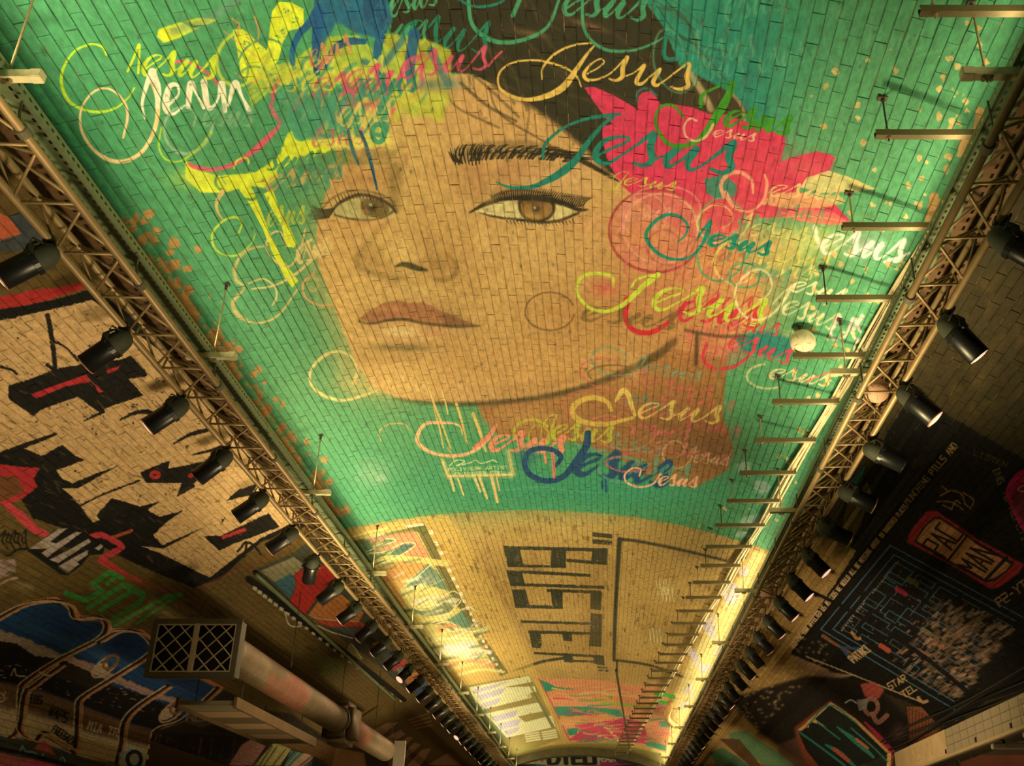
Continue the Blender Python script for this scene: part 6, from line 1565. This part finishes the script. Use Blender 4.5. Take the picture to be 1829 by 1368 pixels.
flex('spiral_duct', 'ribbed round duct beyond the capsule shaped duct box', -4.62, 2.62, 19.5, 23.2, .20, M['duct'], pink=(.5, 1.5))
bm = bmesh.new(); box(bm, (-.26, 0, -.36), (.26, .85, .36)); bmesh.ops.bevel(bm, geom=bm.edges[:], offset=.11, segments=4, affect='EDGES')
t = tag(obj('duct_box', bm, M['duct'], None, True), 'rounded tan box joining the two ribbed ducts', 'duct'); t.location = E(-4.62, 18.62, 2.60)
bm = bmesh.new(); lathe(bm, [(.20, -.05), (.24, -.05), (.24, .0), (.20, .0)], (0, -.02, .02), (0, 1, 0), 22); obj('flange', bm, M['frame'], t)
bm = bmesh.new(); box(bm, (-.12, 0, -.75), (.12, .06, .24)); t = tag(obj('duct_support', bm, M['grille'], None), 'flat pale upright plate at the far end of the ribbed duct', 'plate'); t.location = E(-4.36, 23.25, 2.60)
t = thing('duct_shelf', 'low painted shelf of boards under the ribbed duct', 'shelf', E(-4.95, 13.3, 2.05))
for i, (c, w) in enumerate((((.30, .25, .16), .3), ((.46, .30, .18), .34), ((.16, .12, .07), .3), ((.44, .29, .17), .36), ((.2, .15, .09), .3), ((.42, .28, .17), .34), ((.12, .1, .06), .36))):
    bm = bmesh.new(); box(bm, (-.32, i * .55, 0), (.36, i * .55 + .535, .05), .004); obj('board', bm, simple('shelf_board', c, .7), t)
bm = bmesh.new(); box(bm, (-.36, -.03, -.04), (-.32, 3.9, .09)); box(bm, (.36, -.03, -.04), (.40, 3.9, .09)); obj('rail', bm, M['timber'], t)
for y in (0.4, 3.3):
    bm = bmesh.new(); tube(bm, (.3, y, .05), (.3, y, .355), .008, 6); tube(bm, (-.28, y, .05), (-.28, y, .5), .008, 6); obj('drop_rod', bm, M['rod_dark'], t)
for i, (x, y, z0) in enumerate(((-4.42, 14.9, 2.8), (-4.42, 18.0, 2.8), (-4.42, 20.9, 2.8), (-4.42, 22.6, 2.8))):
    bm = bmesh.new(); tube(bm, E(x, y, z0), E(x, y, ceil_z(x) - .0), .006, 6)
    tag(obj('drop_wire', bm, M['rod_dark'], None), f'{ORD[i]} thin wire holding the ribbed duct, counting from the vent box', 'wire', 'wires of the ribbed duct')
# rail along the film strip on the left haunch
def on_left(phx, y, h): x, z = prof(phx, h); return E(float(x), y, float(z))
bm = bmesh.new(); path(bm, [on_left(-3.86, y, .05) for y in np.arange(13.4, 24, .6)], .03, 8)
tag(obj('rail_pipe', bm, M['tray'], None, True), 'greenish pipe running along the left haunch under the film strip painting', 'pipe')
# ledge and battens over the side passage in the right wall
XR = CXV + US
XF, ZL, HL = 4.84, 1.69, .34
t = thing('wall_ledge', 'tiled ledge with strip light battens below it on the right wall', 'ledge', E(XF, 8.0, ZL))
bm = bmesh.new(); box(bm, (0, 0, 0), (XR - XF - .02, 10.2, HL)); box(bm, (XR - XF - .02, .5, .0), (XR - XF + 1.2, 7.4, .08)); obj('core', bm, M['frame'], t)
tile_me = []
for v in range(3):
    bm = bmesh.new(); box(bm, (-.009, .004, .003), (0, .316, HL / 3 - .003), .002); me = bpy.data.meshes.new('tile'); bm.to_mesh(me); bm.free(); me.materials.append(M['tile']); tile_me.append(me)
for i in range(23):
    for j in range(3):
        o = bpy.data.objects.new('tile', tile_me[(i * 3 + j) % 3]); C.objects.link(o); o.parent = t; o.location = (0, i * .32, j * HL / 3)
bm = bmesh.new(); box(bm, (-.012, 7.37, .0), (0, 10.2, HL), .003); obj('plaster_face', bm, simple('warm_plaster', (.66, .48, .27), .7, 0, .3, 3), t)
bm = bmesh.new(); box(bm, (-.035, 0, -.04), (.03, 10.2, .0), .005); obj('edge_strip', bm, simple('cream_edge', (.52, .40, .22), .6), t)
for k in range(4):
    bm = bmesh.new(); box(bm, (.05, 2.4 + k * 1.1, -.11), (.85, 2.49 + k * 1.1, -.045), .008); obj('batten', bm, M['batten'], t)
for k in range(5):
    bm = bmesh.new(); box(bm, (-.012, 2.2 + k * 1.3, .02), (-.003, 2.27 + k * 1.3, .08)); obj('vent_hole', bm, M['dark'], t)
SPRAY = simple('cream_spray', (.66, .52, .26), .7)
def tag_on_ledge(s_, y0, y1, z0, h):
    n = len(s_)
    for i, ch in enumerate(s_):
        bm = bmesh.new()
        for st in FONT.get(ch, []):
            pts = [tuple(map(float, q.split(','))) for q in st.split()]
            path(bm, [(-.012, y0 + (y1 - y0) * (i + x / 4 * .75) / n, z0 + yy_ / 6 * h) for x, yy_ in pts], .008, 5)
        obj('painted_letter', bm, SPRAY, t)
tag_on_ledge('REANY?', 4.4, 2.6, .10, .19)
tag_on_ledge('RENN', 9.2, 8.0, .08, .20)
for i in range(4):
    bm = bmesh.new(); path(bm, [E(XF + .02 - .045 * i + .02 * math.sin(y * 1.1 + i), y, ZL + HL + .05 + .05 * i + .035 * math.sin(y * .9 + i * 1.7)) for y in np.arange(8, 18.6, .35)], .016, 6)
    tag(obj('cable', bm, M['rubber'], None, True), f'{("lowest", "second lowest", "second highest", "highest")[i]} black cable of the bundle along the tiled ledge on the right', 'cable', 'cables along the right ledge')
bm = bmesh.new()
for (lo, hi) in (((XR + .013, 8.3, 0), (XR + 2.6, 8.5, ZL + CZ + .05)), ((XR + .013, 15.6, 0), (XR + 2.6, 15.8, ZL + CZ + .05)), ((XR + 2.6, 8.3, 0), (XR + 2.8, 15.8, ZL + CZ + .05)), ((XR + .013, 8.3, ZL + CZ + .05), (XR + 2.8, 15.8, ZL + CZ + .2))):
    box(bm, lo, hi)
obj('wall_right_passage', bm, simple('light_reddened_plaster', (.40, .16, .10), .8, 0, .5, 2), kind='structure')  # reddish light in the passage is put into this plaster colour
